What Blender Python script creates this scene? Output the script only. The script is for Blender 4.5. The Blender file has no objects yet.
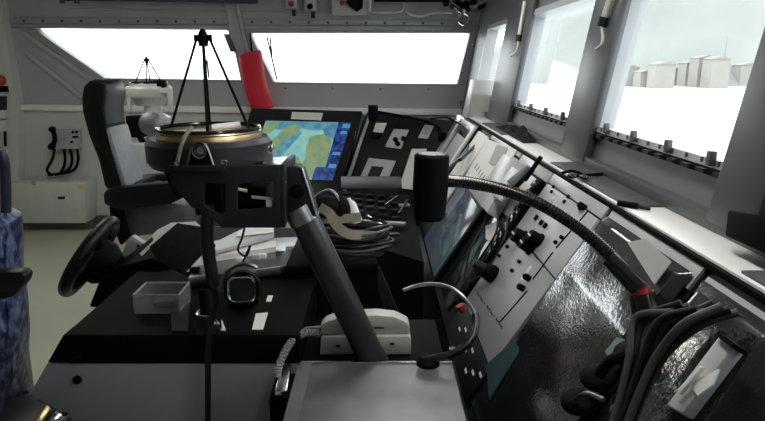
import bpy, bmesh, math, random
from mathutils import Vector, Matrix, noise as mnoise
random.seed(7)
C = bpy.context.scene.collection
SC = bpy.context.scene
# ------------------------------------------------------------------ camera model
H, F = 1.45, 600.0
PITCH, YAW = math.atan(147 / F), math.atan(4.5 / F)
def ray(u, v):
    x = (u - 382.5) / F; y = (210.5 - v) / F
    Y = math.cos(PITCH) + math.sin(PITCH) * y; Z = -math.sin(PITCH) + math.cos(PITCH) * y
    c, s = math.cos(YAW), math.sin(YAW)
    return Vector((x * c + Y * s, -x * s + Y * c, Z))
O = Vector((0, 0, H))
def PN(u, v, p, n):
    r = ray(u, v); n = Vector(n)
    return O + r * ((Vector(p) - O).dot(n) / r.dot(n))
def PX(u, v, X): return PN(u, v, (X, 0, 0), (1, 0, 0))
def PY(u, v, Y): return PN(u, v, (0, Y, 0), (0, 1, 0))
def PZ(u, v, Z): return PN(u, v, (0, 0, Z), (0, 0, 1))

# ------------------------------------------------------------------ materials
MATS = {}
def mat(name, col, rough=0.5, metal=0.0, var=0.08, scale=12.0, bump=0.0, bscale=60.0, coat=0.0, spec=0.5, emit=None, estr=0.0):
    m = bpy.data.materials.new(name); m.use_nodes = True
    nt = m.node_tree; N = nt.nodes; L = nt.links
    b = N['Principled BSDF']
    tc = N.new('ShaderNodeTexCoord'); nz = N.new('ShaderNodeTexNoise')
    nz.inputs['Scale'].default_value = scale; nz.inputs['Detail'].default_value = 5
    L.new(tc.outputs['Object'], nz.inputs['Vector'])
    rp = N.new('ShaderNodeValToRGB')
    lo = [max(0, c * (1 - var)) for c in col]; hi = [min(1, c * (1 + var)) for c in col]
    rp.color_ramp.elements[0].position = 0.3; rp.color_ramp.elements[1].position = 0.7
    rp.color_ramp.elements[0].color = (*lo, 1); rp.color_ramp.elements[1].color = (*hi, 1)
    L.new(nz.outputs['Fac'], rp.inputs['Fac']); L.new(rp.outputs['Color'], b.inputs['Base Color'])
    b.inputs['Roughness'].default_value = rough; b.inputs['Metallic'].default_value = metal
    b.inputs['Coat Weight'].default_value = coat; b.inputs['Specular IOR Level'].default_value = spec
    if emit:
        b.inputs['Emission Color'].default_value = (*emit, 1); b.inputs['Emission Strength'].default_value = estr
    if bump > 0:
        n2 = N.new('ShaderNodeTexNoise'); n2.inputs['Scale'].default_value = bscale; n2.inputs['Detail'].default_value = 4
        L.new(tc.outputs['Object'], n2.inputs['Vector'])
        bp = N.new('ShaderNodeBump'); bp.inputs['Strength'].default_value = bump; bp.inputs['Distance'].default_value = 0.01
        L.new(n2.outputs['Fac'], bp.inputs['Height']); L.new(bp.outputs['Normal'], b.inputs['Normal'])
    MATS[name] = m
    return m
M = {}
def dm(k, *a, **kw): M[k] = mat(k, *a, **kw)
dm('wall_white', (0.58, 0.58, 0.55), 0.5, var=0.05, scale=2)
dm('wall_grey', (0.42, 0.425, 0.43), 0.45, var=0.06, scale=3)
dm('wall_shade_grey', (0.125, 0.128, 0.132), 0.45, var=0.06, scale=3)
dm('post_grey', (0.075, 0.078, 0.085), 0.4, var=0.08, scale=5)
dm('frame_grey', (0.36, 0.37, 0.38), 0.4, var=0.06, scale=8)
dm('ceil_grey', (0.36, 0.36, 0.35), 0.6, var=0.06, scale=4)
dm('trim_white', (0.86, 0.86, 0.84), 0.35, var=0.03)
dm('floor_green', (0.56, 0.56, 0.44), 0.28, var=0.05, scale=2.5, bump=0.03, bscale=20)
dm('skirt_dark', (0.10, 0.115, 0.105), 0.4, var=0.1)
dm('black', (0.004, 0.004, 0.0045), 0.62, var=0.15, scale=20, spec=0.06)
dm('black_gloss', (0.012, 0.012, 0.013), 0.14, var=0.1, scale=20)
dm('black_matte', (0.012, 0.012, 0.013), 0.8, var=0.2, scale=40, bump=0.15, bscale=200, spec=0.1)
dm('leather', (0.010, 0.0095, 0.0105), 0.36, spec=0.3, var=0.12, scale=30, bump=0.12, bscale=140)
dm('head_leather', (0.10, 0.10, 0.105), 0.33, var=0.1, scale=25, bump=0.1, bscale=140)
dm('grey_leather', (0.33, 0.34, 0.36), 0.42, var=0.08, scale=25, bump=0.1, bscale=140)
dm('dark_grey', (0.013, 0.014, 0.0155), 0.45, var=0.1, scale=15, spec=0.25)
dm('gunmetal', (0.016, 0.018, 0.0215), 0.42, var=0.1, scale=15, spec=0.25)
dm('tube_grey', (0.018, 0.020, 0.023), 0.3, var=0.08, scale=10, spec=0.5)
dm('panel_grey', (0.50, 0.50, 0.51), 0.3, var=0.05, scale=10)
dm('panel_dark', (0.011, 0.0115, 0.012), 0.45, var=0.15, scale=25, spec=0.2)
dm('glass_dark', (0.018, 0.024, 0.025), 0.08, var=0.2, scale=6)
dm('console_white', (0.30, 0.305, 0.33), 0.38, var=0.04, scale=4)
dm('top_dark', (0.05, 0.052, 0.056), 0.13, var=0.12, scale=60, bump=0.04, bscale=220)
dm('mat_dark', (0.075, 0.077, 0.08), 0.5, var=0.3, scale=150, bump=0.35, bscale=260)
dm('steel', (0.62, 0.63, 0.64), 0.24, metal=1, var=0.12, scale=6)
dm('steel_dull', (0.36, 0.37, 0.38), 0.3, metal=1, var=0.15, scale=8, bump=0.03, bscale=15)
dm('lid_metal', (0.24, 0.245, 0.25), 0.5, metal=1, var=0.22, scale=7, bump=0.03, bscale=12)
dm('chrome', (0.82, 0.82, 0.83), 0.12, metal=1, var=0.04)
dm('brass', (0.62, 0.47, 0.27), 0.3, metal=1, var=0.12, scale=25)
dm('paper', (0.80, 0.79, 0.76), 0.7, var=0.03)
dm('ink', (0.06, 0.06, 0.065), 0.7, var=0.1)
dm('phone', (0.50, 0.49, 0.45), 0.4, var=0.05)
dm('cord_grey', (0.30, 0.30, 0.29), 0.45, var=0.08)
dm('cable_black', (0.008, 0.008, 0.009), 0.35, var=0.1, spec=0.35)
dm('cable_grey', (0.05, 0.052, 0.055), 0.4, var=0.1)
dm('red_cloth', (0.55, 0.012, 0.03), 0.75, var=0.12, scale=14, bump=0.2, bscale=50)
dm('red', (0.32, 0.03, 0.03), 0.35, var=0.08)
dm('strap', (0.22, 0.20, 0.145), 0.6, var=0.1)
dm('yellow', (0.65, 0.60, 0.22), 0.6, var=0.1)
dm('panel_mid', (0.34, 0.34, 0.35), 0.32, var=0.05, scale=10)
dm('device_green', (0.40, 0.43, 0.42), 0.45, var=0.05)
dm('tape', (0.36, 0.36, 0.35), 0.6, var=0.04)
dm('teal', (0.035, 0.075, 0.08), 0.25, var=0.1)
dm('white_paint', (0.62, 0.62, 0.59), 0.35, var=0.04)
dm('pipe_navy', (0.03, 0.035, 0.06), 0.35, var=0.1)
dm('hill', (0.195, 0.21, 0.20), 0.9, var=0.14, scale=0.02)  # distance haze is put into the pale hill and house colours
dm('sea', (0.62, 0.66, 0.67), 0.35, var=0.05, scale=0.03)  # whitish base colour stands in for sky glare on the water
dm('house_wall', (0.235, 0.23, 0.205), 0.8, var=0.05, scale=0.2)
dm('house_roof', (0.22, 0.205, 0.18), 0.8, var=0.08, scale=0.2)
dm('fill_lamp_white', (0.9, 0.9, 0.88), 0.4, emit=(1.0, 0.98, 0.93), estr=13.0)  # glow of the added fill lamps
dm('land_green', (0.02, 0.02, 0.02), 0.3, emit=(0.30, 0.38, 0.17), estr=0.72)
dm('water_blue', (0.02, 0.02, 0.02), 0.3, emit=(0.10, 0.32, 0.48), estr=0.6)
dm('sidebar_blue', (0.01, 0.01, 0.02), 0.3, emit=(0.015, 0.06, 0.30), estr=0.6)
dm('sidebar_light', (0.01, 0.01, 0.02), 0.3, emit=(0.10, 0.35, 0.62), estr=0.55)
dm('water_teal', (0.02, 0.02, 0.02), 0.3, emit=(0.22, 0.55, 0.50), estr=0.72)

def variegate(key, dark, light, scale, lo=0.42, hi=0.6, socket='Base Color', emis=None, stretch=None):
    m = M[key]; nt = m.node_tree
    rp = [n for n in nt.nodes if n.type == 'VALTORGB'][0]; nz = [n for n in nt.nodes if n.type == 'TEX_NOISE'][0]
    nz.inputs['Scale'].default_value = scale
    rp.color_ramp.elements[0].position = lo; rp.color_ramp.elements[1].position = hi
    rp.color_ramp.elements[0].color = (*dark, 1); rp.color_ramp.elements[1].color = (*light, 1)
    if stretch:
        tc = [n for n in nt.nodes if n.type == 'TEX_COORD'][0]
        mp = nt.nodes.new('ShaderNodeMapping'); mp.inputs['Scale'].default_value = stretch
        nt.links.new(tc.outputs['Object'], mp.inputs['Vector']); nt.links.new(mp.outputs['Vector'], nz.inputs['Vector'])
    if socket != 'Base Color':
        nt.links.new(rp.outputs['Color'], nt.nodes['Principled BSDF'].inputs[socket])
        nt.nodes['Principled BSDF'].inputs['Base Color'].default_value = (0.01, 0.01, 0.01, 1)
        for l in list(nt.links):
            if l.to_socket.name == 'Base Color': nt.links.remove(l)
variegate('land_green', (0.16, 0.29, 0.17), (0.26, 0.33, 0.15), 18, socket='Emission Color')
variegate('water_teal', (0.18, 0.46, 0.46), (0.28, 0.56, 0.48), 9, socket='Emission Color')
variegate('water_blue', (0.08, 0.24, 0.42), (0.14, 0.40, 0.46), 22, socket='Emission Color')
variegate('sidebar_blue', (0.006, 0.015, 0.10), (0.02, 0.09, 0.36), 28, socket='Emission Color')
dm('blue_cover', (0.05, 0.07, 0.16), 0.35, bump=0.35, bscale=45)
variegate('blue_cover', (0.010, 0.016, 0.07), (0.17, 0.21, 0.36), 38, 0.42, 0.68, stretch=(1, 1, 0.8))
dm('display_tint', (0.05, 0.1, 0.13), 0.12, var=0.1, emit=(0.05, 0.12, 0.14), estr=0.4)
variegate('display_tint', (0.075, 0.10, 0.095), (0.03, 0.05, 0.11), 4, 0.35, 0.65, socket='Emission Color')
# clear acrylic and window glass: thin panes
def clear(name, tint, f0=0.04, rough=0.05, haze=0.0):
    m = bpy.data.materials.new(name); m.use_nodes = True; nt = m.node_tree; nt.nodes.clear()
    out = nt.nodes.new('ShaderNodeOutputMaterial'); mx = nt.nodes.new('ShaderNodeMixShader')
    tr = nt.nodes.new('ShaderNodeBsdfTransparent'); gs = nt.nodes.new('ShaderNodeBsdfGlossy'); lw = nt.nodes.new('ShaderNodeLayerWeight')
    pw = nt.nodes.new('ShaderNodeMath'); pw.operation = 'POWER'; pw.inputs[1].default_value = 5
    ma = nt.nodes.new('ShaderNodeMath'); ma.operation = 'MULTIPLY_ADD'; ma.inputs[1].default_value = 0.9 - f0; ma.inputs[2].default_value = f0
    tr.inputs['Color'].default_value = (*tint, 1); gs.inputs['Roughness'].default_value = rough
    lw.inputs['Blend'].default_value = 0.5
    nt.links.new(lw.outputs['Facing'], pw.inputs[0]); nt.links.new(pw.outputs[0], ma.inputs[0]); nt.links.new(ma.outputs[0], mx.inputs[0])
    df = nt.nodes.new('ShaderNodeBsdfDiffuse'); df.inputs['Color'].default_value = (0.8, 0.82, 0.8, 1); hz = nt.nodes.new('ShaderNodeMixShader'); hz.inputs[0].default_value = haze
    nt.links.new(tr.outputs[0], hz.inputs[1]); nt.links.new(df.outputs[0], hz.inputs[2]); nt.links.new(hz.outputs[0], mx.inputs[1]); nt.links.new(gs.outputs[0], mx.inputs[2])
    nt.links.new(mx.outputs[0], out.inputs['Surface']); M[name] = m
clear('window_glass', (0.96, 0.97, 0.965), 0.03)
clear('acrylic', (0.85, 0.87, 0.85), 0.10, 0.25, 0.16)
# crumpled clear film over black glass
def film():
    m = mat('film', (0.012, 0.013, 0.013), 0.14, var=0.2, scale=8, spec=1.0)
    nt = m.node_tree; b = nt.nodes['Principled BSDF']; tc = [n for n in nt.nodes if n.type == 'TEX_COORD'][0]
    a = nt.nodes.new('ShaderNodeTexNoise'); a.inputs['Scale'].default_value = 130; a.inputs['Detail'].default_value = 3
    c = nt.nodes.new('ShaderNodeTexNoise'); c.inputs['Scale'].default_value = 16; c.inputs['Detail'].default_value = 2
    ad = nt.nodes.new('ShaderNodeMath'); ad.operation = 'MULTIPLY_ADD'; ad.inputs[1].default_value = 1.3
    nt.links.new(tc.outputs['Object'], a.inputs['Vector']); nt.links.new(tc.outputs['Object'], c.inputs['Vector'])
    nt.links.new(c.outputs['Fac'], ad.inputs[0]); nt.links.new(a.outputs['Fac'], ad.inputs[2])
    bp = nt.nodes.new('ShaderNodeBump'); bp.inputs['Strength'].default_value = 0.3; bp.inputs['Distance'].default_value = 0.0017
    nt.links.new(ad.outputs[0], bp.inputs['Height']); nt.links.new(bp.outputs['Normal'], b.inputs['Normal'])
    b.inputs['Coat IOR'].default_value = 2.1; b.inputs['Coat Weight'].default_value = 1.0; b.inputs['Coat Roughness'].default_value = 0.08
    nt.links.new(bp.outputs['Normal'], b.inputs['Coat Normal'])
    M['film'] = m
film()

# ------------------------------------------------------------------ mesh builder
LOC = {}
class MB:
    def __init__(s): s.bm = bmesh.new()
    def box(s, c, size, rot=None, bev=0.0):
        ret = bmesh.ops.create_cube(s.bm, size=1.0); vs = ret['verts']
        mtx = Matrix.Translation(Vector(c)) @ (rot.to_4x4() if rot else Matrix()) @ Matrix.Diagonal((*size, 1))
        bmesh.ops.transform(s.bm, matrix=mtx, verts=vs)
        if bev > 0:
            es = list({e for v in vs for e in v.link_edges})
            bmesh.ops.bevel(s.bm, geom=es, offset=bev, segments=2, affect='EDGES', profile=0.6)
        return s
    def poly(s, pts, ext, holes=(), bev=0.0):
        """planar outline (with holes) extruded by ext"""
        edges = []
        for loop in [pts, *holes]:
            vs = [s.bm.verts.new(Vector(p)) for p in loop]
            for i in range(len(vs)): edges.append(s.bm.edges.new((vs[i], vs[(i + 1) % len(vs)])))
        if holes or len(pts) > 4:
            g = bmesh.ops.triangle_fill(s.bm, use_beauty=True, edges=edges, use_dissolve=False)
            fs = [f for f in g['geom'] if isinstance(f, bmesh.types.BMFace)]
        else:
            fs = [s.bm.faces.new(list({v: 0 for e in edges for v in e.verts}))] if False else [s.bm.faces.new([e.verts[0] for e in edges])]
        if ext is not None:
            g = bmesh.ops.extrude_face_region(s.bm, geom=fs, use_keep_orig=True)
            nv = [v for v in g['geom'] if isinstance(v, bmesh.types.BMVert)]
            bmesh.ops.translate(s.bm, vec=Vector(ext), verts=nv)
        return s
    def tube(s, pts, r, n=10, cap=True, closed=False):
        pts = [Vector(p) for p in pts]; k = len(pts)
        rs = r if isinstance(r, (list, tuple)) else [r] * k
        rings = []; prev = None
        for i, p in enumerate(pts):
            if closed: t = pts[(i + 1) % k] - pts[i - 1]
            else: t = pts[min(i + 1, k - 1)] - pts[max(i - 1, 0)]
            t.normalize()
            if prev is None:
                a = Vector((0, 0, 1)) if abs(t.z) < 0.9 else Vector((1, 0, 0))
                nrm = t.cross(a).normalized()
            else:
                nrm = (prev - t * prev.dot(t)).normalized()
            prev = nrm; bi = t.cross(nrm)
            rings.append([s.bm.verts.new(p + (nrm * math.cos(2 * math.pi * j / n) + bi * math.sin(2 * math.pi * j / n)) * rs[i]) for j in range(n)])
        for i in range(k if closed else k - 1):
            A, B = rings[i], rings[(i + 1) % k]
            for j in range(n): s.bm.faces.new((A[j], A[(j + 1) % n], B[(j + 1) % n], B[j]))
        if cap and not closed:
            s.bm.faces.new(list(reversed(rings[0]))); s.bm.faces.new(rings[-1])
        return s
    def cyl(s, a, b, r, r2=None, n=20): return s.tube([a, b], [r, r if r2 is None else r2], n)
    def lathe(s, prof, c, axis=(0, 0, 1), n=40):
        """prof: (radius, height) along axis from c"""
        ax = Vector(axis).normalized()
        a = Vector((1, 0, 0)) if abs(ax.x) < 0.9 else Vector((0, 1, 0))
        e1 = ax.cross(a).normalized(); e2 = ax.cross(e1); c = Vector(c)
        rings = []
        for r, h in prof:
            r = max(r, 1e-4)
            rings.append([s.bm.verts.new(c + ax * h + (e1 * math.cos(2 * math.pi * j / n) + e2 * math.sin(2 * math.pi * j / n)) * r) for j in range(n)])
        for A, B in zip(rings, rings[1:]):
            for j in range(n): s.bm.faces.new((A[j], A[(j + 1) % n], B[(j + 1) % n], B[j]))
        s.bm.faces.new(rings[0]); s.bm.faces.new(rings[-1])
        return s
    def ball(s, c, rad, rot=None, sub=3):
        ret = bmesh.ops.create_icosphere(s.bm, subdivisions=sub, radius=1.0)
        rr = rad if isinstance(rad, (list, tuple)) else (rad,) * 3
        bmesh.ops.transform(s.bm, matrix=Matrix.Translation(Vector(c)) @ (rot.to_4x4() if rot else Matrix()) @ Matrix.Diagonal((*rr, 1)), verts=ret['verts'])
        return s
    def grid(s, fn, nu, nv):
        vs = [[s.bm.verts.new(fn(i / nu, j / nv)) for j in range(nv + 1)] for i in range(nu + 1)]
        for i in range(nu):
            for j in range(nv): s.bm.faces.new((vs[i][j], vs[i + 1][j], vs[i + 1][j + 1], vs[i][j + 1]))
        return s
    def build(s, name, m, parent=None, bev=0.0, smooth=True, sub=0, solid=0.0):
        bm = s.bm
        bmesh.ops.recalc_face_normals(bm, faces=bm.faces[:])
        if parent is None:
            xs = [v.co for v in bm.verts]
            lo = [min(c[i] for c in xs) for i in range(3)]; hi = [max(c[i] for c in xs) for i in range(3)]
            loc = Vector(((lo[0] + hi[0]) / 2, (lo[1] + hi[1]) / 2, lo[2])); base = loc; rel = loc
        else:
            base = LOC[parent.name]; rel = Vector((0, 0, 0))
        bmesh.ops.translate(bm, vec=-base, verts=bm.verts[:])
        me = bpy.data.meshes.new(name); bm.to_mesh(me); bm.free()
        o = bpy.data.objects.new(name, me); C.objects.link(o); o.location = rel
        LOC[o.name] = base
        if parent: o.parent = parent
        me.materials.append(M[m])
        if smooth:
            for p in me.polygons: p.use_smooth = True
        if solid: md = o.modifiers.new('solid', 'SOLIDIFY'); md.thickness = solid; md.offset = 0
        if bev > 0:
            md = o.modifiers.new('bevel', 'BEVEL'); md.width = bev; md.segments = 2; md.limit_method = 'ANGLE'; md.angle_limit = 0.7
        if sub: md = o.modifiers.new('sub', 'SUBSURF'); md.levels = sub; md.render_levels = sub
        if smooth:
            md = o.modifiers.new('edges', 'EDGE_SPLIT'); md.split_angle = 0.6
        return o
def tag(o, label, cat, group=None):
    o['label'] = label; o['category'] = cat
    if group: o['group'] = group
    return o
def thing(name, loc, label, cat, group=None):
    o = bpy.data.objects.new(name, None); C.objects.link(o); o.location = Vector(loc); LOC[o.name] = Vector(loc)
    o.empty_display_size = 0.05
    return tag(o, label, cat, group)
def struct(o): o['kind'] = 'structure'; return o
def rotm(axis, deg): return Matrix.Rotation(math.radians(deg), 3, axis)
def basis(x, y, z):
    m = Matrix((Vector(x), Vector(y), Vector(z))).transposed(); return m
def curve(ctrl, n=8):
    """Catmull-Rom through control points"""
    P = [Vector(c) for c in ctrl]; P = [P[0] * 2 - P[1]] + P + [P[-1] * 2 - P[-2]]
    out = []
    for i in range(1, len(P) - 2):
        for k in range(n):
            t = k / n; a, b, c, d = P[i - 1:i + 3]
            out.append(0.5 * ((2 * b) + (c - a) * t + (2 * a - 5 * b + 4 * c - d) * t * t + (3 * b - a - 3 * c + d) * t ** 3))
    out.append(P[-2]); return out

# ------------------------------------------------------------------ setting
YF = 5.35                      # far bulkhead
WZ, WX, LEAN = 1.135, 0.75, 0.17   # right window wall
WN = Vector((1, 0, -LEAN)).normalized()
def PR(u, v, off=0.0): return PN(u, v, Vector((WX, 0, WZ)) - WN * off, WN)
def RW(y, z, off=0.0): return Vector((WX + LEAN * (z - WZ), y, z)) - WN * off
CEIL = 2.15
struct(MB().box((-1.5, 1.2, -0.05), (5.6, 9.0, 0.1)).build('floor', 'floor_green'))
struct(MB().box((-1.5, 1.2, CEIL + 0.05), (4.95, 9.0, 0.1)).build('ceiling', 'ceil_grey'))
struct(MB().box((-3.85, 1.2, 1.075), (0.1, 9.0, 2.15)).build('wall_left', 'wall_white'))
struct(MB().box((-1.55, -3.05, 1.075), (4.6, 0.1, 2.15)).build('wall_near', 'wall_white'))
# far bulkhead: white lower part, grey upper part with two windows
struct(MB().box((-1.55, YF + 0.06, 0.53), (4.5, 0.12, 1.06)).build('wall_far', 'wall_white'))
def F5(u, v, dy=0.0): return PY(u, v, YF + dy)
w1 = [F5(33, 28), F5(228, 30), F5(243, 80), F5(105, 78)]
w2 = [F5(250, 33), F5(470, 33), F5(457, 84), F5(274, 82)]
outer = [Vector((-3.8, YF, 1.06)), Vector((0.79, YF, 1.06)), Vector((0.97, YF, CEIL)), Vector((-3.8, YF, CEIL))]
struct(MB().poly(outer, (0, 0.12, 0), holes=[w1, w2]).build('wall_far_upper', 'wall_grey', smooth=False))
# ledge along the far bulkhead
tr = struct(MB().poly([F5(22, 104), F5(470, 109), F5(470, 115), F5(22, 110)], (0, -0.05, 0)).build('trim_1', 'trim_white', bev=0.004))
struct(MB().box((-1.5, YF - 0.01, 0.05), (4.4, 0.03, 0.1)).build('baseboard_far', 'skirt_dark'))
# white bulkhead block at far left, with slanted edge
blk = [F5(-60, -40), F5(3, -40), F5(9, 15), F5(17, 60), F5(25, 112), F5(25, 225), F5(-60, 225)]
struct(MB().poly([p + Vector((0, -0.10, 0)) for p in blk], (0, 0.099, 0)).build('wall_far_block', 'wall_white', smooth=False))
# header strip over the far windows with its bolts
hd = struct(MB().poly([F5(14, 17), F5(480, 20), F5(480, 26), F5(14, 24)], (0, -0.02, 0)).build('trim_2', 'frame_grey', bev=0.003))
for i in range(24):
    u = 24 + i * 19
    p = F5(u, 20.5 + 3 * u / 480, -0.02)
    MB().lathe([(0.012, 0), (0.012, 0.004), (0.006, 0.007)], p, (0, -1, 0), 8).build('bolt', 'post_grey', hd)
struct(MB().poly([F5(14, 24.5), F5(480, 26.5), F5(480, 30.5), F5(14, 28)], (0, -0.035, 0)).build('trim_3', 'frame_grey', bev=0.003))
# diagonal stiffeners on the grey panel left of the far windows
for i, (a, b) in enumerate([((25, 33), (98, 84)), ((27, 52), (90, 103))]):
    p, q = F5(*a), F5(*b); d = (q - p).normalized(); nn = Vector((0, 1, 0)).cross(d) * 0.02
    struct(MB().poly([p - nn, q - nn, q + nn, p + nn], (0, -0.03, 0)).build('trim_%d' % (4 + i), 'wall_grey', bev=0.006))
# far windows: frames and panes
def far_window(name, w, k, bolts):
    cen = sum(w, Vector()) / 4
    out = [p + (p - cen).normalized() * k for p in w]
    fr = struct(MB().poly([p + Vector((0, -0.012, 0)) for p in out], (0, 0.04, 0), holes=[[p + Vector((0, -0.012, 0)) for p in w]]).build(name, 'frame_grey', smooth=False))
    MB().poly([p + Vector((0, 0.06, 0)) for p in w], (0, 0.008, 0)).build('pane', 'window_glass', fr, smooth=False)
    for (u, v) in bolts:
        MB().lathe([(0.012, 0), (0.012, 0.012), (0.006, 0.016)], F5(u, v, -0.012), (0, -1, 0), 8).build('bolt', 'chrome', fr)
    return fr
far_window('window_1', w1, 0.05, [(130, 83), (180, 84)])
far_window('window_2', w2, 0.06, [(286, 88), (333, 88), (380, 89), (428, 89), (478, 32), (473, 45), (468, 58), (463, 72), (459, 84)])
# pillar between the two far windows
pil = struct(MB().poly([F5(224, -5), F5(234, -5), F5(259, 107), F5(248, 107)], (0, -0.07, 0)).build('pillar', 'frame_grey', bev=0.01))
MB().poly([F5(235, 0, -0.02), F5(238, 0, -0.02), F5(262, 107, -0.02), F5(259, 107, -0.02)], (0, -0.03, 0)).build('edge_strip', 'wall_grey', pil)
MB().poly([F5(224, 34, -0.07), F5(230, 34, -0.07), F5(237, 52, -0.07), F5(231, 52, -0.07)], (0, -0.03, 0)).build('bracket_plate', 'post_grey', pil, bev=0.004)

# right window wall, leaning outwards
TOPZ = 1.70
ysl = (4.02, 4.74)
holes_y = [(ysl[0], ysl[1]), (PR(568, 115).y - 0.07, PR(514, 101).y), (PR(722, 157).y - 0.05, PR(595, 122).y), (0.18, 1.08), (-1.1, -0.1)]
SILL = 1.238
def rect(y0, y1, z0, z1, off): return [RW(y0, z0, off), RW(y1, z0, off), RW(y1, z1, off), RW(y0, z1, off)]
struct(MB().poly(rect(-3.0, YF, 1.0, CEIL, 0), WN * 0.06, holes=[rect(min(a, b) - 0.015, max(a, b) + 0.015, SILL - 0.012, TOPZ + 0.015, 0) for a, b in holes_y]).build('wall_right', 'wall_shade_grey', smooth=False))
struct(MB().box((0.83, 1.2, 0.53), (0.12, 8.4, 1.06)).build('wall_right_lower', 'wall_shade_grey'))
# ledge strip at the foot of the window wall
struct(MB().box((0.735, 1.25, 1.115), (0.03, 8.2, 0.036), bev=0.004).build('trim_6', 'post_grey'))
# window posts
for i, (y0, y1) in enumerate([(PR(511, 101, .035).y, 3.95), (PR(592, 122, .035).y, PR(567, 115, .035).y), (1.10, PR(722, 157, .035).y)]):
    y0, y1 = min(y0, y1), max(y0, y1)
    a = rect(y0, y1, 1.11, CEIL, 0.0)
    po = struct(MB().poly(a, -WN * 0.035).build('pillar', 'post_grey', bev=0.012))
# window assemblies on the right wall
def right_window(name, y0, y1, detail):
    fr = struct(MB().poly(rect(y0 - 0.03, y1 + 0.03, SILL - 0.02, TOPZ + 0.03, 0.012), WN * 0.085, holes=[rect(y0, y1, SILL, TOPZ, 0.012)]).build(name, 'frame_grey', smooth=False))
    MB().poly(rect(y0 + 0.003, y1 - 0.003, SILL + 0.003, TOPZ - 0.003, -0.055), None).build('pane', 'window_glass', fr, smooth=False)
    if detail:
        MB().poly(rect(y0 - 0.01, y1 + 0.01, SILL - 0.035, SILL - 0.018, 0.02), WN * 0.02).build('heater_strip', 'black', fr, smooth=False)
        n = int((y1 - y0) / 0.07)
        for k in range(n + 1):
            y = y0 + (y1 - y0) * k / n
            MB().box(RW(y, SILL - 0.028, 0.024), (0.012, 0.035, 0.010)).build('clip', 'dark_grey', fr)
            MB().box(RW(y + 0.03, SILL - 0.006, 0.014), (0.006, 0.005, 0.012)).build('bolt', 'post_grey', fr)
        for k in (0.06, 0.3, 0.55, 0.8):
            y = y0 + (y1 - y0) * k
            MB().box(RW(y, SILL + 0.002, 0.022), (0.016, 0.018, 0.034), bev=0.003).build('latch', 'post_grey', fr)
    return fr
for i, (a, b) in enumerate(holes_y):
    right_window('window_%d' % (i + 3), min(a, b), max(a, b), i in (1, 2))

# ------------------------------------------------------------------ fill lamps added at the ceiling, out of view, for light and film glints
for i, (x, y) in enumerate([(0.28, 1.25), (0.28, 3.05), (-1.9, 3.3)]):
    t = thing('fill_lamp', (x, y, CEIL - 0.07), ['added unseen fill lamp above the near end of the console row', 'added unseen fill lamp above the far half of the console row', 'added unseen fill lamp above the floor beside the helm chair'][i], 'lamp')
    MB().box((x, y, CEIL - 0.025), (0.2, 1.25, 0.05), bev=0.008).build('housing', 'white_paint', t)
    MB().box((x, y, CEIL - 0.06), (0.15, 1.19, 0.02), bev=0.008).build('diffuser', 'fill_lamp_white', t)

# ------------------------------------------------------------------ right console row
X0, Z0 = 0.62, 1.085
TA = math.radians(58); DN = Vector((-math.cos(TA), 0, -math.sin(TA))); NN = Vector((-math.sin(TA), 0, math.cos(TA)))
PL = 0.70
def PC(u, v, off=0.0): return PN(u, v, Vector((X0, 0, Z0)) + NN * off, NN)
def CP(y, s, off=0.0): return Vector((X0, y, Z0)) + DN * s + NN * off
def ys(u, v):
    p = PC(u, v); return p.y, (p - Vector((X0, p.y, Z0))).dot(DN)
def crect(y0, y1, s0, s1, off=0.0): return [CP(y0, s0, off), CP(y1, s0, off), CP(y1, s1, off), CP(y0, s1, off)]
def on(mb, y, s, dy, ds, h, off=0.0, bev=0.0):   # a box standing on the panel, size dy x ds x h, foot at off
    mb.box(CP(y, s, off + h / 2), (ds, dy, h), basis(DN, (0, 1, 0), NN) if False else Matrix((DN, Vector((0, 1, 0)), NN)).transposed(), bev); return mb
def pquad(mb, pix, off, h):
    pts = [PC(u, v, off) for u, v in pix]; mb.poly(pts, NN * h); return mb
bot = CP(0, PL)
prof = [(X0, Z0), (bot.x, bot.z), (bot.x + 0.02, bot.z - 0.03), (0.36, 0.10), (0.40, 0.0), (0.755, 0.0), (0.755, Z0)]
segs = [(0.20, 1.045, 'black console cabinet nearest the viewer, with film over its dark screen', ),
        (1.055, 1.515, 'black console cabinet whose screen is wrapped in crumpled clear film'),
        (1.525, 2.04, 'grey console cabinet with round knobs and small push buttons'),
        (2.05, 2.50, 'console cabinet under the grey handset holder, with pale lower glass'),
        (2.51, 3.20, 'console cabinet with white paper over a bluish screen'),
        (3.21, 4.30, 'farthest console cabinet by the windows, with white-rimmed black screen')]
cons = []
for y0, y1, lab in segs:
    t = thing('console_cabinet', (0.55, (y0 + y1) / 2, 0), lab, 'console')
    MB().poly([Vector((x, y0, z)) for x, z in prof], (0, y1 - y0, 0)).build('body', 'panel_dark', t, bev=0.004)
    cons.append(t)
# continuous top of the console row
t = thing('worktop', (0.68, 2.0, Z0), 'long narrow dark top along the console row under the windows', 'worktop')
MB().box((0.682, 2.25, Z0 + 0.006), (0.124, 4.2, 0.012), bev=0.003).build('top_board', 'trim_white', t)
a, b = PX(617, 206, X0).y, PX(565, 172, X0).y
MB().box((0.686, (1.47 + 2.16) / 2, Z0 + 0.0145), (0.114, 0.69, 0.005)).build('rubber_mat', 'mat_dark', t)
MB().box((0.686, 0.52, Z0 + 0.0145), (0.114, 0.92, 0.005)).build('rubber_mat', 'mat_dark', t)
MB().box((0.686, 3.35, Z0 + 0.0145), (0.114, 0.6, 0.005)).build('rubber_mat', 'mat_dark', t)
MB().box((0.612, 2.25, Z0 + 0.002), (0.012, 4.2, 0.012), bev=0.002).build('edge_strip', 'black', t)

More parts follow.
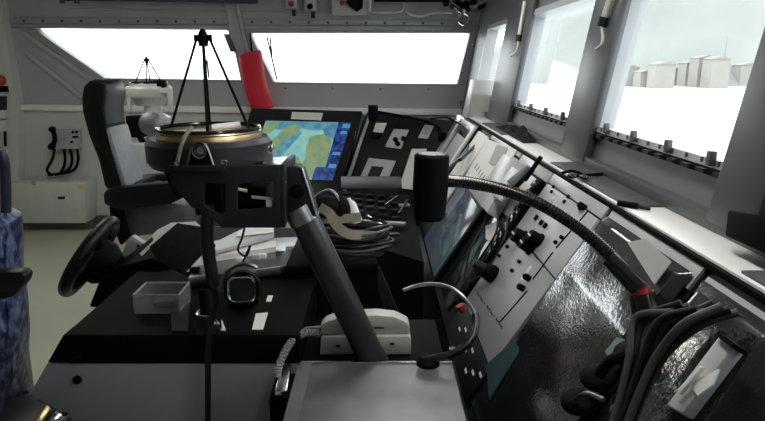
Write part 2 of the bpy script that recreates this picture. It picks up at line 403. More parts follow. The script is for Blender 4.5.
# cabinet 1: near, film, cables
def film_sheet(t, y0, y1, s0, s1, seed, nm='film_cover'):
    def fn(a, b):
        y = y0 + (y1 - y0) * a; s = s0 + (s1 - s0) * b
        q = s - s0
        bulge = 0.05 * min(q, 0.17) + (0.0085 - 0.06 * (q - 0.17) if q > 0.17 else 0.0) - (0.0085 if q > 0.17 else 0.0)
        n = mnoise.noise((y * 5 + seed, s * 5, 3)) * 0.0065 + mnoise.noise((y * 24, s * 20 + seed, 5)) * 0.0003
        edge = min(1, 20 * min(a, 1 - a, b * 1.5, 1 - b))
        return CP(y, s, 0.012 + max(0.0, (bulge + n + 0.014) * edge))
    MB().grid(fn, 60, 90).build(nm, 'film', t)
MB().poly(crect(0.23, 1.03, 0.02, 0.16, 0.001), NN * 0.008).build('bevel_strip', 'panel_grey', cons[0])
MB().poly(crect(0.24, 1.02, 0.07, 0.66, 0.001), NN * 0.010).build('screen', 'glass_dark', cons[0])
film_sheet(cons[0], 0.40, 1.03, 0.03, 0.64, 2.0)
MB().poly(crect(1.06, 1.51, 0.0, 0.06, 0.0), NN * 0.006).build('bevel_strip', 'panel_grey', cons[1])
MB().poly(crect(1.07, 1.50, 0.06, 0.66, 0.001), NN * 0.010).build('screen', 'glass_dark', cons[1])
film_sheet(cons[1], 1.065, 1.505, 0.03, 0.64, 9.0)
pquad(MB(), [(487, 365), (518, 338), (520, 352), (490, 400)], 0.016, 0.003).build('screen_reflector', 'teal', cons[1])
pquad(MB(), [(606, 352), (618, 338), (626, 340), (612, 362)], 0.03, 0.003).build('button_pad', 'teal', cons[1])
# cabinet 3: grey knob panel
k = cons[2]
MB().poly(crect(1.53, 2.035, 0.0, 0.045), NN * 0.010).build('edge_plate', 'panel_grey', k, bev=0.002)
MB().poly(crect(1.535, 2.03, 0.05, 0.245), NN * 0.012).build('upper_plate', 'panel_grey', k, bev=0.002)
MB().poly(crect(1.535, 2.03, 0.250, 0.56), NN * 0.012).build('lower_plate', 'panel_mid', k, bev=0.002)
MB().poly(crect(1.535, 2.03, 0.565, 0.69), NN * 0.010).build('foot_plate', 'panel_dark', k, bev=0.002)
for (u, v) in [(557, 189), (572, 199), (584, 211), (568, 204), (555, 194)]:
    y, s = ys(u, v); MB().lathe([(0.006, 0), (0.006, 0.006), (0.003, 0.007)], CP(y, s, 0.012), NN, 10).build('screw', 'black', k)
for (u, v) in [(588, 210), (533, 281), (527, 291)]:
    y, s = ys(u, v); MB().lathe([(0.010, 0), (0.010, 0.02), (0.007, 0.024)], CP(y, s, 0.010), NN, 14).build('fastener', 'black', k)
for (u, v) in [(551, 209), (554, 211), (557, 213), (545, 225), (549, 228), (540, 220)]:
    y, s = ys(u, v); on(MB(), y, s, 0.014, 0.018, 0.008, 0.012, 0.001).build('push_button', 'black', k)
for (u, v, r) in [(526, 241, 0.030), (535, 250, 0.026), (543, 243, 0.024)]:
    y, s = ys(u, v)
    kb = MB().lathe([(r, 0), (r, 0.006), (r * 0.85, 0.01), (r * 0.8, 0.034), (r * 0.7, 0.04)], CP(y, s, 0.012), NN, 24).build('knob', 'black', k)
    p = CP(y, s, 0.052); MB().box(p, (0.005, r * 1.1, 0.003), Matrix((DN, Vector((0, 1, 0)), NN)).transposed()).build('pointer', 'paper', kb)
for (u, v) in [(511, 249), (503, 258), (523, 264), (516, 273), (566, 240), (560, 245)]:
    y, s = ys(u, v); MB().lathe([(0.006, 0), (0.006, 0.008), (0.004, 0.01)], CP(y, s, 0.012), NN, 10).build('toggle', 'black', k)
y, s = ys(530, 275); on(MB(), y, s, 0.022, 0.05, 0.002, 0.012).build('label_plate', 'paper', k)
# connector plug on the lower plate
y, s = ys(497, 277)
pg = MB().lathe([(0.03, 0), (0.032, 0.01), (0.028, 0.035), (0.02, 0.045)], CP(y, s, 0.012), NN, 20).build('socket', 'black', k)
MB().lathe([(0.02, 0.045), (0.018, 0.07), (0.012, 0.085)], CP(y, s, 0.012), NN, 16).build('plug', 'dark_grey', pg)
for i in range(9):
    y, s = ys(478 + i * 3.2, 292 + i * 4.3); on(MB(), y, s, 0.01 + 0.02 * (i % 3), 0.006, 0.001, 0.012).build('marking', 'ink', k)
for i in range(8):
    on(MB(), 1.56 + i * 0.05, 0.60 + 0.025 * (i % 3), 0.03, 0.008, 0.001, 0.010).build('marking', 'paper', k)
# long crack-like seams
for a, b in [((588, 211), (556, 248)), ((553, 252), (533, 279)), ((527, 291), (500, 322))]:
    pa, pb = PC(*a, 0.0135), PC(*b, 0.0135); MB().tube([pa, pb], 0.0022, 6).build('seam_rod', 'black', k)
# cabinet 4
k = cons[3]
MB().poly(crect(2.055, 2.495, 0.0, 0.05), NN * 0.008).build('edge_plate', 'panel_grey', k, bev=0.002)
MB().poly(crect(2.06, 2.13, 0.05, 0.60), NN * 0.02).build('black_rail', 'black', k, bev=0.003)
for i in range(9):
    on(MB(), 2.095, 0.08 + i * 0.036, 0.06, 0.022, 0.008, 0.02, 0.002).build('key', 'black_gloss', k)
MB().poly(crect(2.14, 2.48, 0.06, 0.24), NN * 0.008).build('upper_plate', 'paper', k, bev=0.002)
MB().poly(crect(2.14, 2.48, 0.25, 0.66), NN * 0.008).build('lower_glass', 'glass_dark', k, bev=0.002)
MB().poly(crect(2.455, 2.495, 0.20, 0.69, 0.008), NN * 0.02).build('dark_bar', 'black', k, bev=0.004)
pquad(MB(), [(486, 226), (497, 222), (501, 236), (494, 243), (486, 239)], 0.009, 0.002).build('paper_note', 'paper', k)
pquad(MB(), [(483, 262), (504, 238), (506, 241), (485, 266)], 0.009, 0.012).build('slot_bar', 'black', k)
# cabinet 5: paper above, bluish screen below
k = cons[4]
MB().poly(crect(2.52, 3.19, 0.0, 0.03), NN * 0.008).build('edge_plate', 'panel_grey', k, bev=0.002)
MB().poly(crect(2.53, 3.18, 0.31, 0.68), NN * 0.008).build('screen', 'display_tint', k, bev=0.002)
MB().poly(crect(2.53, 3.18, 0.04, 0.30), NN * 0.006).build('upper_plate', 'panel_grey', k, bev=0.002)
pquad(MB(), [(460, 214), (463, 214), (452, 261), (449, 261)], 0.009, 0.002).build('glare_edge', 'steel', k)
# cabinet 6
k = cons[5]
MB().poly(crect(3.23, 3.55, 0.03, 0.5), NN * 0.012).build('white_plate', 'paper', k, bev=0.003)
MB().poly(crect(3.62, 4.25, 0.02, 0.45), NN * 0.03, holes=[crect(3.68, 4.19, 0.06, 0.41)]).build('screen_rim', 'white_paint', k, bev=0.003)
MB().poly(crect(3.68, 4.19, 0.06, 0.41), NN * 0.012).build('screen', 'glass_dark', k)
MB().poly(crect(3.75, 4.1, 0.12, 0.3, 0.012), NN * 0.003).build('screen_sticker', 'panel_grey', k)
MB().poly(crect(3.565, 3.60, 0.0, 0.6), NN * 0.02).build('dark_rail', 'black', k, bev=0.003)

# loose papers lying on the consoles
pp = tag(pquad(MB(), [(487, 139), (517, 150), (498, 186), (462, 182)], 0.011, 0.002).build('paper_sheet', 'paper'), 'white paper sheet taped over the far console, dark marks along it', 'paper')
for i in range(8):
    p = PC(476 + i * 1.8, 166 + i * 3.0, 0.0135); MB().box(p, (0.03, 0.012, 0.001), Matrix((DN, Vector((0, 1, 0)), NN)).transposed()).build('ink_mark', 'ink', pp)
tag(pquad(MB(), [(497, 145), (508, 148), (500, 168), (489, 163)], 0.015, 0.002).build('tape_strip', 'tape'), 'grey square of tape on the white paper of the far console', 'tape')
tag(pquad(MB(), [(628, 243), (646, 239), (672, 262), (655, 285)], 0.036, 0.002).build('tape_patch', 'tape'), 'grey tape square stuck on crumpled film behind the microphone base', 'tape')
# handset holder box on cabinet 4
t = thing('handset_holder', PC(505, 205), 'light grey wedge-shaped handset holder on the console between papers and knobs', 'handset holder')
Y0 = PC(519, 185).y
def HB(pix, off, h): 
    return MB().poly([PC(u, v, off) for u, v in pix], NN * h)
HB([(484, 203), (514, 160), (530, 168), (498, 220)], 0.012, 0.055).build('holder_body', 'panel_grey', t, bev=0.006)
HB([(494, 196), (514, 168), (524, 173), (503, 203)], 0.068, 0.012).build('holder_cap', 'white_paint', t, bev=0.004)
HB([(510, 184), (531, 167), (536, 171), (517, 190)], 0.068, 0.02).build('handset', 'gunmetal', t, bev=0.006)
MB().tube([PC(525, 180, 0.09), PC(541, 157, 0.10)], 0.008, 10).build('antenna', 'black', t)
for i, ctl in enumerate([[(487, 214), (483, 226), (470, 250), (463, 285)], [(498, 218), (495, 235), (478, 262), (466, 290)], [(507, 216), (505, 236), (488, 268), (468, 284)]]):
    tag(MB().tube(curve([PC(u, v, 0.035) for u, v in ctl]), 0.004, 8).build('cable', 'cable_black'),
        ['thin black cable hanging from the far corner of the grey handset holder', 'thin black cable hanging from the middle of the grey handset holder', 'thin black cable hanging from the near corner of the grey handset holder'][i], 'cable')

# ------------------------------------------------------------------ gooseneck microphone (foreground)
t = thing('gooseneck_microphone', PC(648, 300), 'large black gooseneck microphone arching over the right console', 'microphone')
yb = PC(648, 300).y
hd_top, hd_bot = PY(432, 154, 1.25), PY(429, 219, 1.25)
ax = (hd_bot - hd_top)
MB().lathe([(0.033, 0), (0.037, 0.004), (0.038, ax.length * 0.5), (0.034, ax.length * 0.95), (0.028, ax.length)], hd_top, ax, 28).build('microphone_head', 'black', t)
MB().lathe([(0.030, -0.001), (0.024, -0.001), (0.024, 0.006)], hd_top, ax, 28).build('microphone_grille', 'cable_black', t)
gp = [PY(440, 181, 1.25), PY(462, 182, 1.25), PY(500, 189, 1.23), PY(540, 204, 1.20), PY(580, 229, 1.16), PY(612, 257, 1.12), PY(637, 284, 1.08)]
MB().tube(curve(gp, 10), 0.0125, 14).build('gooseneck', 'cable_black', t)
sl = MB()
cv = curve(gp, 14)
for i in range(4, len(cv) - 1): 
    d = (cv[i + 1] - cv[i]).normalized(); sl.cyl(cv[i] - d * 0.0015, cv[i] + d * 0.0015, 0.0136, None, 12)
sl.build('gooseneck_rings', 'black_gloss', t)
MB().tube([PY(609, 258, 1.12), PY(640, 288, 1.075)], [0.017, 0.020], 14).build('sleeve', 'black_gloss', t)
e = PY(640, 288, 1.075); e2 = PC(650, 322, 0.025)
MB().tube([e, e.lerp(e2, 0.14)], 0.018, 18).build('red_collar', 'red', t)
MB().tube([e.lerp(e2, 0.14), e2], [0.024, 0.032], 18).build('base_socket', 'black_gloss', t)
# ------------------------------------------------------------------ cables around its base
t = thing('cable_bundle', PC(690, 345), 'thick bundle of grey and black cables sweeping under the microphone base', 'cables')
for i in range(9):
    o = 0.02 + 0.012 * (i % 3); sh = i * 9
    pts = [PC(738 - sh * 0.9, 312 - (i % 4) * 3, 0.05 + o), PC(700 - sh * 0.9, 326 - i, 0.07 + o), PC(668 - sh * 0.55, 352 + i, 0.06 + o), PC(648 - sh * 0.4, 385 + i * 2, 0.05 + o), PC(625 - sh * 0.3, 440 + i * 2, 0.04 + o)]
    MB().tube(curve(pts), 0.0065, 10).build('cable', 'cable_grey' if i % 2 == 0 else 'cable_black', t)
# black headset lying below
t = thing('headset', PC(600, 385), 'black headset with round ear cups lying on the near screen', 'headset')
for (u, v) in [(632, 355), (598, 378), (578, 402)]:
    p = PC(u, v, 0.05); MB().ball(p, (0.034, 0.03, 0.026), None, 3).build('ear_cup' if v != 402 else 'microphone_pad', 'black_matte', t)
hp = [PC(632, 352, 0.09), PC(612, 360, 0.12), PC(600, 374, 0.10)]
MB().tube(curve(hp), 0.010, 10).build('headband', 'black', t)
MB().tube(curve([PC(570, 405, 0.06), PC(585, 394, 0.09), PC(604, 400, 0.08)]), 0.005, 8).build('wire_loop', 'steel_dull', t)
# near riser box with grey handset cradle at the right edge
tag(MB().poly([PC(u, v, 0.12) for u, v in [(702, 425), (748, 352), (762, 338), (830, 330), (900, 520), (650, 520)]], -NN * 0.115).build('equipment_box', 'black_matte', bev=0.006), 'matt black equipment box at the lower right corner of the console', 'box')
t = thing('handset_cradle', PC(712, 385, 0.14), 'pale grey slim handset cradle with white label beside the black box', 'handset cradle')
def Q(pix, off, h): return MB().poly([PC(u, v, off) for u, v in pix], NN * h)
Q([(677, 412), (731, 342), (746, 353), (694, 421)], 0.145, 0.02).build('cradle_body', 'panel_grey', t, bev=0.004)
Q([(692, 384), (720, 370), (714, 386), (699, 397)], 0.166, 0.003).build('white_label', 'paper', t)
Q([(680, 392), (703, 367), (706, 369), (683, 396)], 0.17, 0.006).build('lever', 'paper', t, bev=0.002)
Q([(729, 344), (732, 340), (748, 352), (745, 356)], 0.15, 0.022).build('end_strap', 'black', t)

# ------------------------------------------------------------------ things on console top and window ledge
p = PZ(590, 176, Z0 + 0.02)
t = thing('sunglasses', p, 'folded dark glasses on the console top under the window post', 'glasses')
MB().tube(curve([PZ(562, 173, Z0 + 0.025), PZ(572, 171, Z0 + 0.03), PZ(582, 174, Z0 + 0.025)]), 0.005, 8).build('temple', 'black', t)
MB().tube(curve([PZ(574, 176, Z0 + 0.025), PZ(588, 175, Z0 + 0.028), PZ(603, 174, Z0 + 0.02)]), 0.005, 8).build('temple', 'black', t)
for (u, v) in [(572, 176), (584, 177)]:
    MB().ball(PZ(u, v, Z0 + 0.028), (0.014, 0.02, 0.008)).build('lens', 'black_gloss', t)
p = PZ(630, 204, Z0 + 0.02)
t = thing('torch', p, 'slim dark pen torch on the console top near the window light', 'torch')
MB().tube([PZ(618, 203, Z0 + 0.02), PZ(638, 206, Z0 + 0.02)], 0.008, 12).build('torch_barrel', 'black', t)
MB().tube([PZ(638, 206, Z0 + 0.02), PZ(650, 209, Z0 + 0.018)], [0.006, 0.004], 10).build('torch_tip', 'gunmetal', t)
c0 = PZ(517, 131, Z0 + 0.03)
def cloth(a, b):
    y = c0.y - 0.35 + 0.7 * a; x = c0.x - 0.05 + 0.11 * b
    h = (math.sin(math.pi * a) * math.sin(math.pi * b)) ** 0.5
    return Vector((x, y, Z0 + 0.014 + h * (0.030 + 0.03 * mnoise.noise((x * 30, y * 14, 2)))))
tag(MB().grid(cloth, 40, 24).build('work_gloves', 'black_matte', solid=0.003), 'crumpled black cloth heap on the far console top', 'cloth')
# perforated pale box in the far corner
p = PX(485, 122, 0.62)
t = thing('speaker_box', (0.66, 4.1, 1.10), 'pale grey box with perforated front in the far window corner', 'box')
q = [PY(475, 80, 4.1), PY(496, 80, 4.1), PY(495, 118, 4.1), PY(466, 118, 4.1)]
MB().poly(q, (-0.01, 0.14, 0)).build('box_body', 'white_paint', t, bev=0.004)
hol = MB()
for i in range(9):
    for j in range(10):
        pp_ = q[3].lerp(q[2], (i + 0.7) / 10).lerp(q[0].lerp(q[1], (i + 0.7) / 10), (j + 0.5) / 16)
        hol.lathe([(0.004, 0), (0.004, 0.002)], pp_, (0, -1, 0), 6)
hol.build('perforation', 'dark_grey', t)

# washer tubes on the window posts
def washer(u0, v0, u1, v1, uc, vc, lab):
    a, b = PR(u0, v0, 0.05), PR(u1, v1, 0.05)
    t = thing('washer_tube', b, lab, 'washer tube')
    MB().cyl(a, b, 0.011).build('white_tube', 'white_paint', t)
    d = (b - a).normalized()
    MB().cyl(b - d * 0.004, b + d * 0.028, 0.016).build('clamp', 'dark_grey', t)
    MB().box(b + d * 0.012 + WN * 0.03, (0.05, 0.02, 0.02)).build('mount', 'dark_grey', t)
    MB().tube(curve([b + d * 0.028, PR(uc + 2, vc - 12, 0.05), PR(uc, vc - 4, 0.05), PR(uc - 5, vc, 0.05)]), 0.005, 8).build('hose', 'white_paint', t)
washer(612, -8, 604, 18, 601, 49, 'white washer tube with black clamp on the nearer window post')
washer(525, 2, 519, 36, 516, 56, 'white washer tube with black clamp on the farther window post')
# dark box on right post
tag(MB().poly([PR(752, 214, 0.035), PR(800, 222, 0.035), PR(800, 262, 0.035), PR(749, 240, 0.035)], -WN * 0.05).build('junction_box', 'black', bev=0.005), 'small black junction box at the right edge below the window', 'box')

# ------------------------------------------------------------------ far corner consoles: chart display and instrument panel
def panel_frame(tl, tr_, drop, run_dir, tilt):
    pass
zt = 1.03
TR = PY(362, 112, 4.80); TL = PY(252, 109, 5.10)
ang = math.atan2(TR.y - TL.y, TR.x - TL.x)
ux = (TR - TL).normalized()
nh = Vector((ux.y, -ux.x, 0)).normalized()
BR = PZ(336, 203, 0.43)
dv = (BR - TR)
nrm = ux.cross(dv).normalized()
if nrm.y > 0: nrm = -nrm
def PE(u, v, off=0.0): return PN(u, v, TR + nrm * off, nrm)
t = thing('chart_display', (TR + TL) * 0.5 - Vector((0, 0, 1.04)), 'large tilted chart display showing a green and teal sea map', 'display')
BL = TL + dv
MB().poly([TL, TR, BR, BL], -nrm * 0.06).build('housing', 'black', t, bev=0.006)
MB().poly([PE(252, 109, 0.0), PE(362, 112, 0.0), PE(336, 203, 0), PE(225, 200, 0)], nrm * 0.012,
          holes=[[PE(266, 121, 0), PE(352, 123, 0), PE(333, 181, 0), PE(246, 178, 0)]]).build('bezel', 'black_gloss', t, smooth=False)
scr = MB().poly([PE(262, 119, 0.001), PE(354, 121, 0.001), PE(334, 183, 0.001), PE(243, 180, 0.001)], nrm * 0.003).build('screen', 'water_teal', t, smooth=False)
def patch(nm, pix, m, off=0.0045):
    MB().poly([PE(u, v, off) for u, v in pix], nrm * 0.0006).build(nm, m, scr, smooth=False)
patch('sea_area', [(266, 121), (342, 123), (340, 130), (310, 130), (296, 126), (280, 130), (264, 127)], 'water_blue')
patch('sea_area', [(285, 136), (296, 128), (302, 133), (290, 147), (278, 160), (268, 165), (272, 152)], 'water_blue')
patch('land_area', [(288, 125), (298, 124), (301, 129), (292, 137), (282, 143), (276, 152), (268, 156), (266, 146), (276, 137)], 'land_green', 0.0056)
patch('land_area', [(263, 124), (275, 122), (280, 126), (270, 133), (262, 136)], 'land_green', 0.0056)
patch('land_area', [(310, 136), (326, 134), (332, 140), (328, 160), (322, 178), (300, 179), (296, 170), (306, 158), (306, 146)], 'land_green', 0.0056)
patch('land_area', [(290, 160), (298, 156), (302, 164), (296, 176), (284, 178), (280, 168)], 'land_green', 0.0056)
patch('land_area', [(262, 158), (272, 160), (266, 172), (250, 174), (252, 164)], 'land_green', 0.0056)
patch('sea_area', [(322, 127), (339, 128), (335, 140), (325, 136)], 'water_blue', 0.0056)
patch('side_bar', [(339, 121), (353, 121.5), (334, 182), (321, 182)], 'sidebar_blue', 0.0062)
for (a, b) in [((343, 124), (350, 128)), ((341, 131), (347, 134)), ((333, 152), (340, 155)), ((329, 164), (336, 168))]:
    patch('read_out', [a, (b[0], a[1]), b, (a[0] - 1, b[1])], 'sidebar_light', 0.0075)
patch('status_box', [(316, 167), (327, 167), (322, 181), (311, 181)], 'sidebar_blue', 0.0075)
MB().poly([PE(292, 112, 0.013), PE(323, 113, 0.013), PE(321, 120.5, 0.013), PE(291, 119, 0.013)], nrm * 0.001).build('paper_label', 'paper', t)
MB().box((t.location.x, (TR.y + TL.y) / 2 - 0.1, 0.2), (0.6, 0.3, 0.4), bev=0.01).build('pedestal', 'black', t)

# instrument panel turned between display and window consoles
A0 = PY(368, 112, TR.y - 0.01); A1 = PY(458, 121, TR.y - 0.38)
B0 = PZ(340, 196, 0.45)
ux2 = (A1 - A0).normalized(); dv2 = (B0 - A0); n2 = ux2.cross(dv2).normalized()
if n2.y > 0: n2 = -n2
def PI_(u, v, off=0.0): return PN(u, v, A0 + n2 * off, n2)
t = thing('instrument_panel', A0 - Vector((0, 0, 1.0)), 'black tilted instrument panel with silver plates right of the chart display', 'instrument panel')
MB().poly([PI_(367, 112), PI_(458, 121), PI_(415, 215), PI_(336, 205)], -n2 * 0.08).build('panel_body', 'panel_dark', t, bev=0.005)
def ipl(nm, pix, m, off, h, par=None): return MB().poly([PI_(u, v, off) for u, v in pix], n2 * h).build(nm, m, par or t, bev=0.002)
ipl('edge_rail', [(362, 116), (366, 116), (341, 192), (337, 192)], 'steel_dull', 0.0, 0.02)
ipl('edge_rail', [(369, 116), (371, 116), (346, 192), (343, 192)], 'panel_grey', 0.0, 0.02)
q1 = ipl('name_plate', [(376, 123), (387, 123), (383, 133), (373, 132)], 'paper', 0.001, 0.004)
ipl('plate_shadow_box', [(372, 133), (382, 134), (379, 139), (370, 138)], 'black', 0.001, 0.02)
q2 = ipl('silver_plate', [(394, 129), (409, 130), (401, 149), (385, 147)], 'panel_grey', 0.001, 0.006)
for (u, v) in [(398, 144), (404, 139), (396, 140)]:
    MB().lathe([(0.02, 0), (0.018, 0.02)], PI_(u, v, 0.007), n2, 12).build('switch', 'black', q2)
q3 = ipl('silver_plate', [(425, 125), (434, 126), (428, 139), (418, 138)], 'panel_grey', 0.001, 0.006)
ipl('display_window', [(425, 127), (431, 128), (427, 135), (421, 134)], 'tape', 0.007, 0.002, q3)
q4 = ipl('silver_plate', [(369, 158), (396, 161), (388, 180), (360, 178)], 'panel_grey', 0.001, 0.006)
ipl('display_window', [(372, 166), (384, 167), (379, 178), (367, 177)], 'dark_grey', 0.007, 0.003, q4)
ipl('edge_rail', [(456, 122), (460, 123), (431, 170), (427, 168)], 'steel_dull', 0.0, 0.02)
# lower dim control desk below the panel
t = thing('control_desk', (0.05, 3.9, 0), 'dark control desk with small keys below the black instrument panel', 'control desk')
D0, D1, D2, D3 = PZ(338, 190, 0.55), PZ(410, 195, 0.55), PZ(424, 262, 0.52), PZ(340, 236, 0.52)
top = [D0, D1, D2, D3]
MB().poly(top, (0, 0, -0.5)).build('desk_body', 'black', t, bev=0.005)
for j in range(4):
    for i in range(5):
        p = D0.lerp(D1, 0.12 + 0.16 * i).lerp(D3.lerp(D2, 0.12 + 0.16 * i), 0.12 + 0.13 * j)
        MB().box(p + Vector((0, 0, 0.01)), (0.05, 0.05, 0.02), bev=0.004).build('key', 'panel_dark' if (i + j) % 4 else 'gunmetal', t)
for i, (u, v, w_, m) in enumerate([(392, 224, 0.16, 'panel_mid'), (372, 222, 0.10, 'tape'), (404, 206, 0.07, 'panel_mid'), (388, 236, 0.12, 'gunmetal')]):
    p = PZ(u, v, 0.55); MB().box(p + Vector((0, 0, 0.006)), (w_, 0.04, 0.014), rotm('Z', -12 + 9 * i), bev=0.003).build('key_strip', m, t)
for i, (u0, v0, u1, v1) in enumerate([(368, 216, 384, 226), (385, 205, 398, 196), (398, 214, 408, 200)]):
    MB().tube([PZ(u0, v0, 0.57), PZ(u1, v1, 0.58)], 0.008, 8).build('chrome_rail', 'steel', t)
# grey shelf plate and white card
ps = [PY(341, 178, 3.95), PY(401, 178, 3.95), PY(402, 190, 3.75), PY(341, 190, 3.75)]
tag(MB().poly(ps, (0, 0, 0.012)).build('shelf_plate', 'gunmetal', bev=0.002), 'flat grey plate across the foot of the black instrument panel', 'plate')
tag(MB().poly([PI_(412, 149, 0.03), PI_(427, 149, 0.05), PI_(415, 190, 0.05), PI_(399, 188, 0.03)], n2 * 0.004).build('white_card', 'paper'), 'white blank card leaning on the black panel behind the large microphone', 'card')
# second gooseneck microphone, far
p = PI_(440, 135)
t = thing('gooseneck_microphone', p, 'small far gooseneck microphone standing over the black instrument panel', 'microphone')
a, b = PY(373, 105, A0.y - 0.25), PY(373, 121, A0.y - 0.25)
MB().lathe([(0.034, 0), (0.038, 0.01), (0.038, 0.1), (0.03, (b - a).length)], a, b - a, 20).build('microphone_head', 'black', t)
MB().tube(curve([PY(377, 112, A0.y - 0.25), PY(400, 116, A0.y - 0.3), PY(422, 120, A0.y - 0.33), PY(437, 126, A0.y - 0.36), PI_(443, 137, 0.0)]), 0.012, 10).build('gooseneck', 'black', t)
MB().lathe([(0.035, 0), (0.03, 0.04), (0.02, 0.06)], PI_(443, 137, 0), n2, 16).build('base_socket', 'black', t)
# cables looping over the console end
for i, ctl in enumerate([[(455, 121), (466, 127), (471, 140), (463, 155), (447, 170)], [(462, 124), (478, 131), (482, 139), (474, 147), (460, 160)], [(430, 118), (446, 117), (458, 122), (470, 121)]]):
    tag(MB().tube(curve([PY(u, v, 4.15 - 0.25 * k * (i < 2)) for k, (u, v) in enumerate(ctl)]), 0.01, 8).build('cable', 'cable_black'),
        ['black cable looping down beside the far white-rimmed screen', 'black cable curling over the white plate of the far console', 'black cable lying along the top edge of the instrument panel'][i], 'cable')

# ------------------------------------------------------------------ centre console
ZC = 0.75
t = thing('helm_console', (-0.5, 1.9, 0), 'black centre helm console with grey side panel facing the viewer', 'console')
yn = PZ(63, 335, ZC).y
L0 = PZ(63, 335, ZC); 
def PF(u, v, dy=0.0): return PY(u, v, yn + dy)
MB().poly([PF(63, 335), PF(300, 335), PF(300, 363), PF(47, 363)], (0, 0.06, 0)).build('black_band', 'black', t, bev=0.004)
fl = PF(-8, 460)
for nm, us in [('side_panel', (47, 205, 205, -8)), ('side_panel', (210, 300, 300, 210))]:
    MB().poly([PF(us[0], 363.6, 0.004), PF(us[1], 363.6, 0.004), PF(us[2], 460, 0.004), PF(us[3], 460, 0.004)], (0, 0.04, 0)).build(nm, 'console_white', t, bev=0.003)
for (u, v) in [(77, 359), (77, 380)]:
    MB().lathe([(0.012, -0.006), (0.012, 0.002), (0.009, 0.006)], PF(u, v, 0.0), (0, -1, 0), 18).build('button', 'black', t)
xr = PF(300, 335).x
MB().box(((fl.x + xr) / 2 + 0.02, yn + 0.16, 0.25), (xr - fl.x - 0.04, 0.22, 0.49)).build('base_plinth', 'console_white', t)
MB().box(((L0.x + xr) / 2, yn + 0.55, ZC - 0.06), (xr - L0.x, 1.09, 0.12), bev=0.006).build('top_slab', 'black', t)
MB().box(((L0.x + xr) / 2 + 0.05, yn + 0.75, 0.35), (xr - L0.x - 0.14, 1.1, 0.66)).build('cabinet_body', 'black', t)
# raised helm cowl at the back left
cy = 2.30
cw = [PY(88, 308, 2.0), PY(97, 285, 2.0), PY(112, 268, 2.0), PY(150, 258, 2.0), PY(188, 276, 2.0), PY(190, 310, 2.0)]
MB().poly(cw, (0, 0.5, 0)).build('helm_cowl', 'black', t, bev=0.01)
MB().lathe([(0.06, 0), (0.055, 0.02), (0.05, 0.024)], PY(140, 290, 1.99), (0, -0.3, 1), 28).build('compass_bowl', 'black_gloss', t)
# rear desk of the centre console with its black front
RZ = 0.79
r0, r1 = PZ(188, 278, RZ), PZ(312, 262, RZ)
rk0, rk1 = PZ(215, 240, RZ), PZ(318, 236, RZ)
MB().poly([r0, r1, rk1, rk0], (0, 0, -0.03)).build('rear_desk', 'steel_dull', t, bev=0.003)
MB().poly([r0 + Vector((0, 0.02, -0.03)), r1 + Vector((0, 0.02, -0.03)), rk1 + Vector((0, 0, -0.03)), rk0 + Vector((0, 0, -0.03))], (0, 0, -0.5)).build('rear_body', 'black', t)
# small fittings along the desk edge
for i, (u, v, m) in enumerate([(240, 262, 'paper'), (256, 259, 'panel_grey'), (262, 258, 'paper'), (280, 255, 'steel'), (290, 250, 'panel_grey'), (195, 272, 'black')]):
    p = PZ(u, v, RZ); MB().box(p + Vector((0, 0, 0.008)), (0.03, 0.02, 0.016), bev=0.003).build('desk_switch', m, t)
# white marks on the console top
for pix in [[(256, 314), (268, 313), (263, 330), (252, 330)], [(222, 320), (226, 331), (217, 331)], [(268, 296), (273, 296), (271, 302), (266, 302)]]:
    MB().poly([PZ(u, v, ZC + 0.001) for u, v in pix], (0, 0, 0.002)).build('white_sticker', 'paper', t)
# vents / plates on the top at the back
for pix in [[(170, 305), (190, 305), (188, 332), (172, 332)]]:
    MB().poly([PZ(u, v, ZC + 0.001) for u, v in pix], (0, 0, 0.004)).build('control_plate', 'panel_dark', t)

# steering wheel on the helm console
wc = PY(90, 256, 2.15)
axis = Vector((-0.84, -0.05, 0.54)).normalized()
t = thing('steering_wheel', wc, 'black steering wheel on the left side of the centre helm console', 'steering wheel')
e1 = axis.cross(Vector((0, 1, 0))).normalized(); e2 = axis.cross(e1)
R = 0.148
MB().tube([wc + (e1 * math.cos(a) + e2 * math.sin(a)) * R for a in [2 * math.pi * i / 48 for i in range(48)]], 0.024, 14, closed=True).build('rim', 'leather', t)
MB().lathe([(0.06, 0.012), (0.085, 0.0), (0.085, -0.04), (0.06, -0.08)], wc - axis * 0.02, axis, 24).build('hub', 'black', t)
for a in (0.5, 0.5 + 2.09, 0.5 + 4.19):
    d = e1 * math.cos(a) + e2 * math.sin(a)
    MB().tube([wc + d * 0.03 - axis * 0.03, wc + d * R], [0.02, 0.014], 10).build('spoke', 'black', t)
ce = PY(150, 268, 2.12)
MB().tube([wc - axis * 0.05, wc - axis * 0.12, ce], [0.05, 0.055, 0.06], 20).build('steering_column', 'black', t)
# light handle plate beyond the wheel
tag(MB().poly([PY(121, 256, 2.4), PY(127, 240, 2.4), PY(132, 236, 2.4), PY(147, 246, 2.4), PY(138, 256, 2.4), PY(128, 259, 2.4)], (0, 0.03, 0)).build('lever_plate', 'panel_grey', bev=0.004), 'pale grey plate with dark hole just behind the steering wheel', 'plate')
MBh = MB().lathe([(0.006, 0), (0.006, 0.002)], PY(138, 246, 2.4), (0, -1, 0), 10)
MBh.build('hole', 'black', bpy.data.objects['lever_plate'])

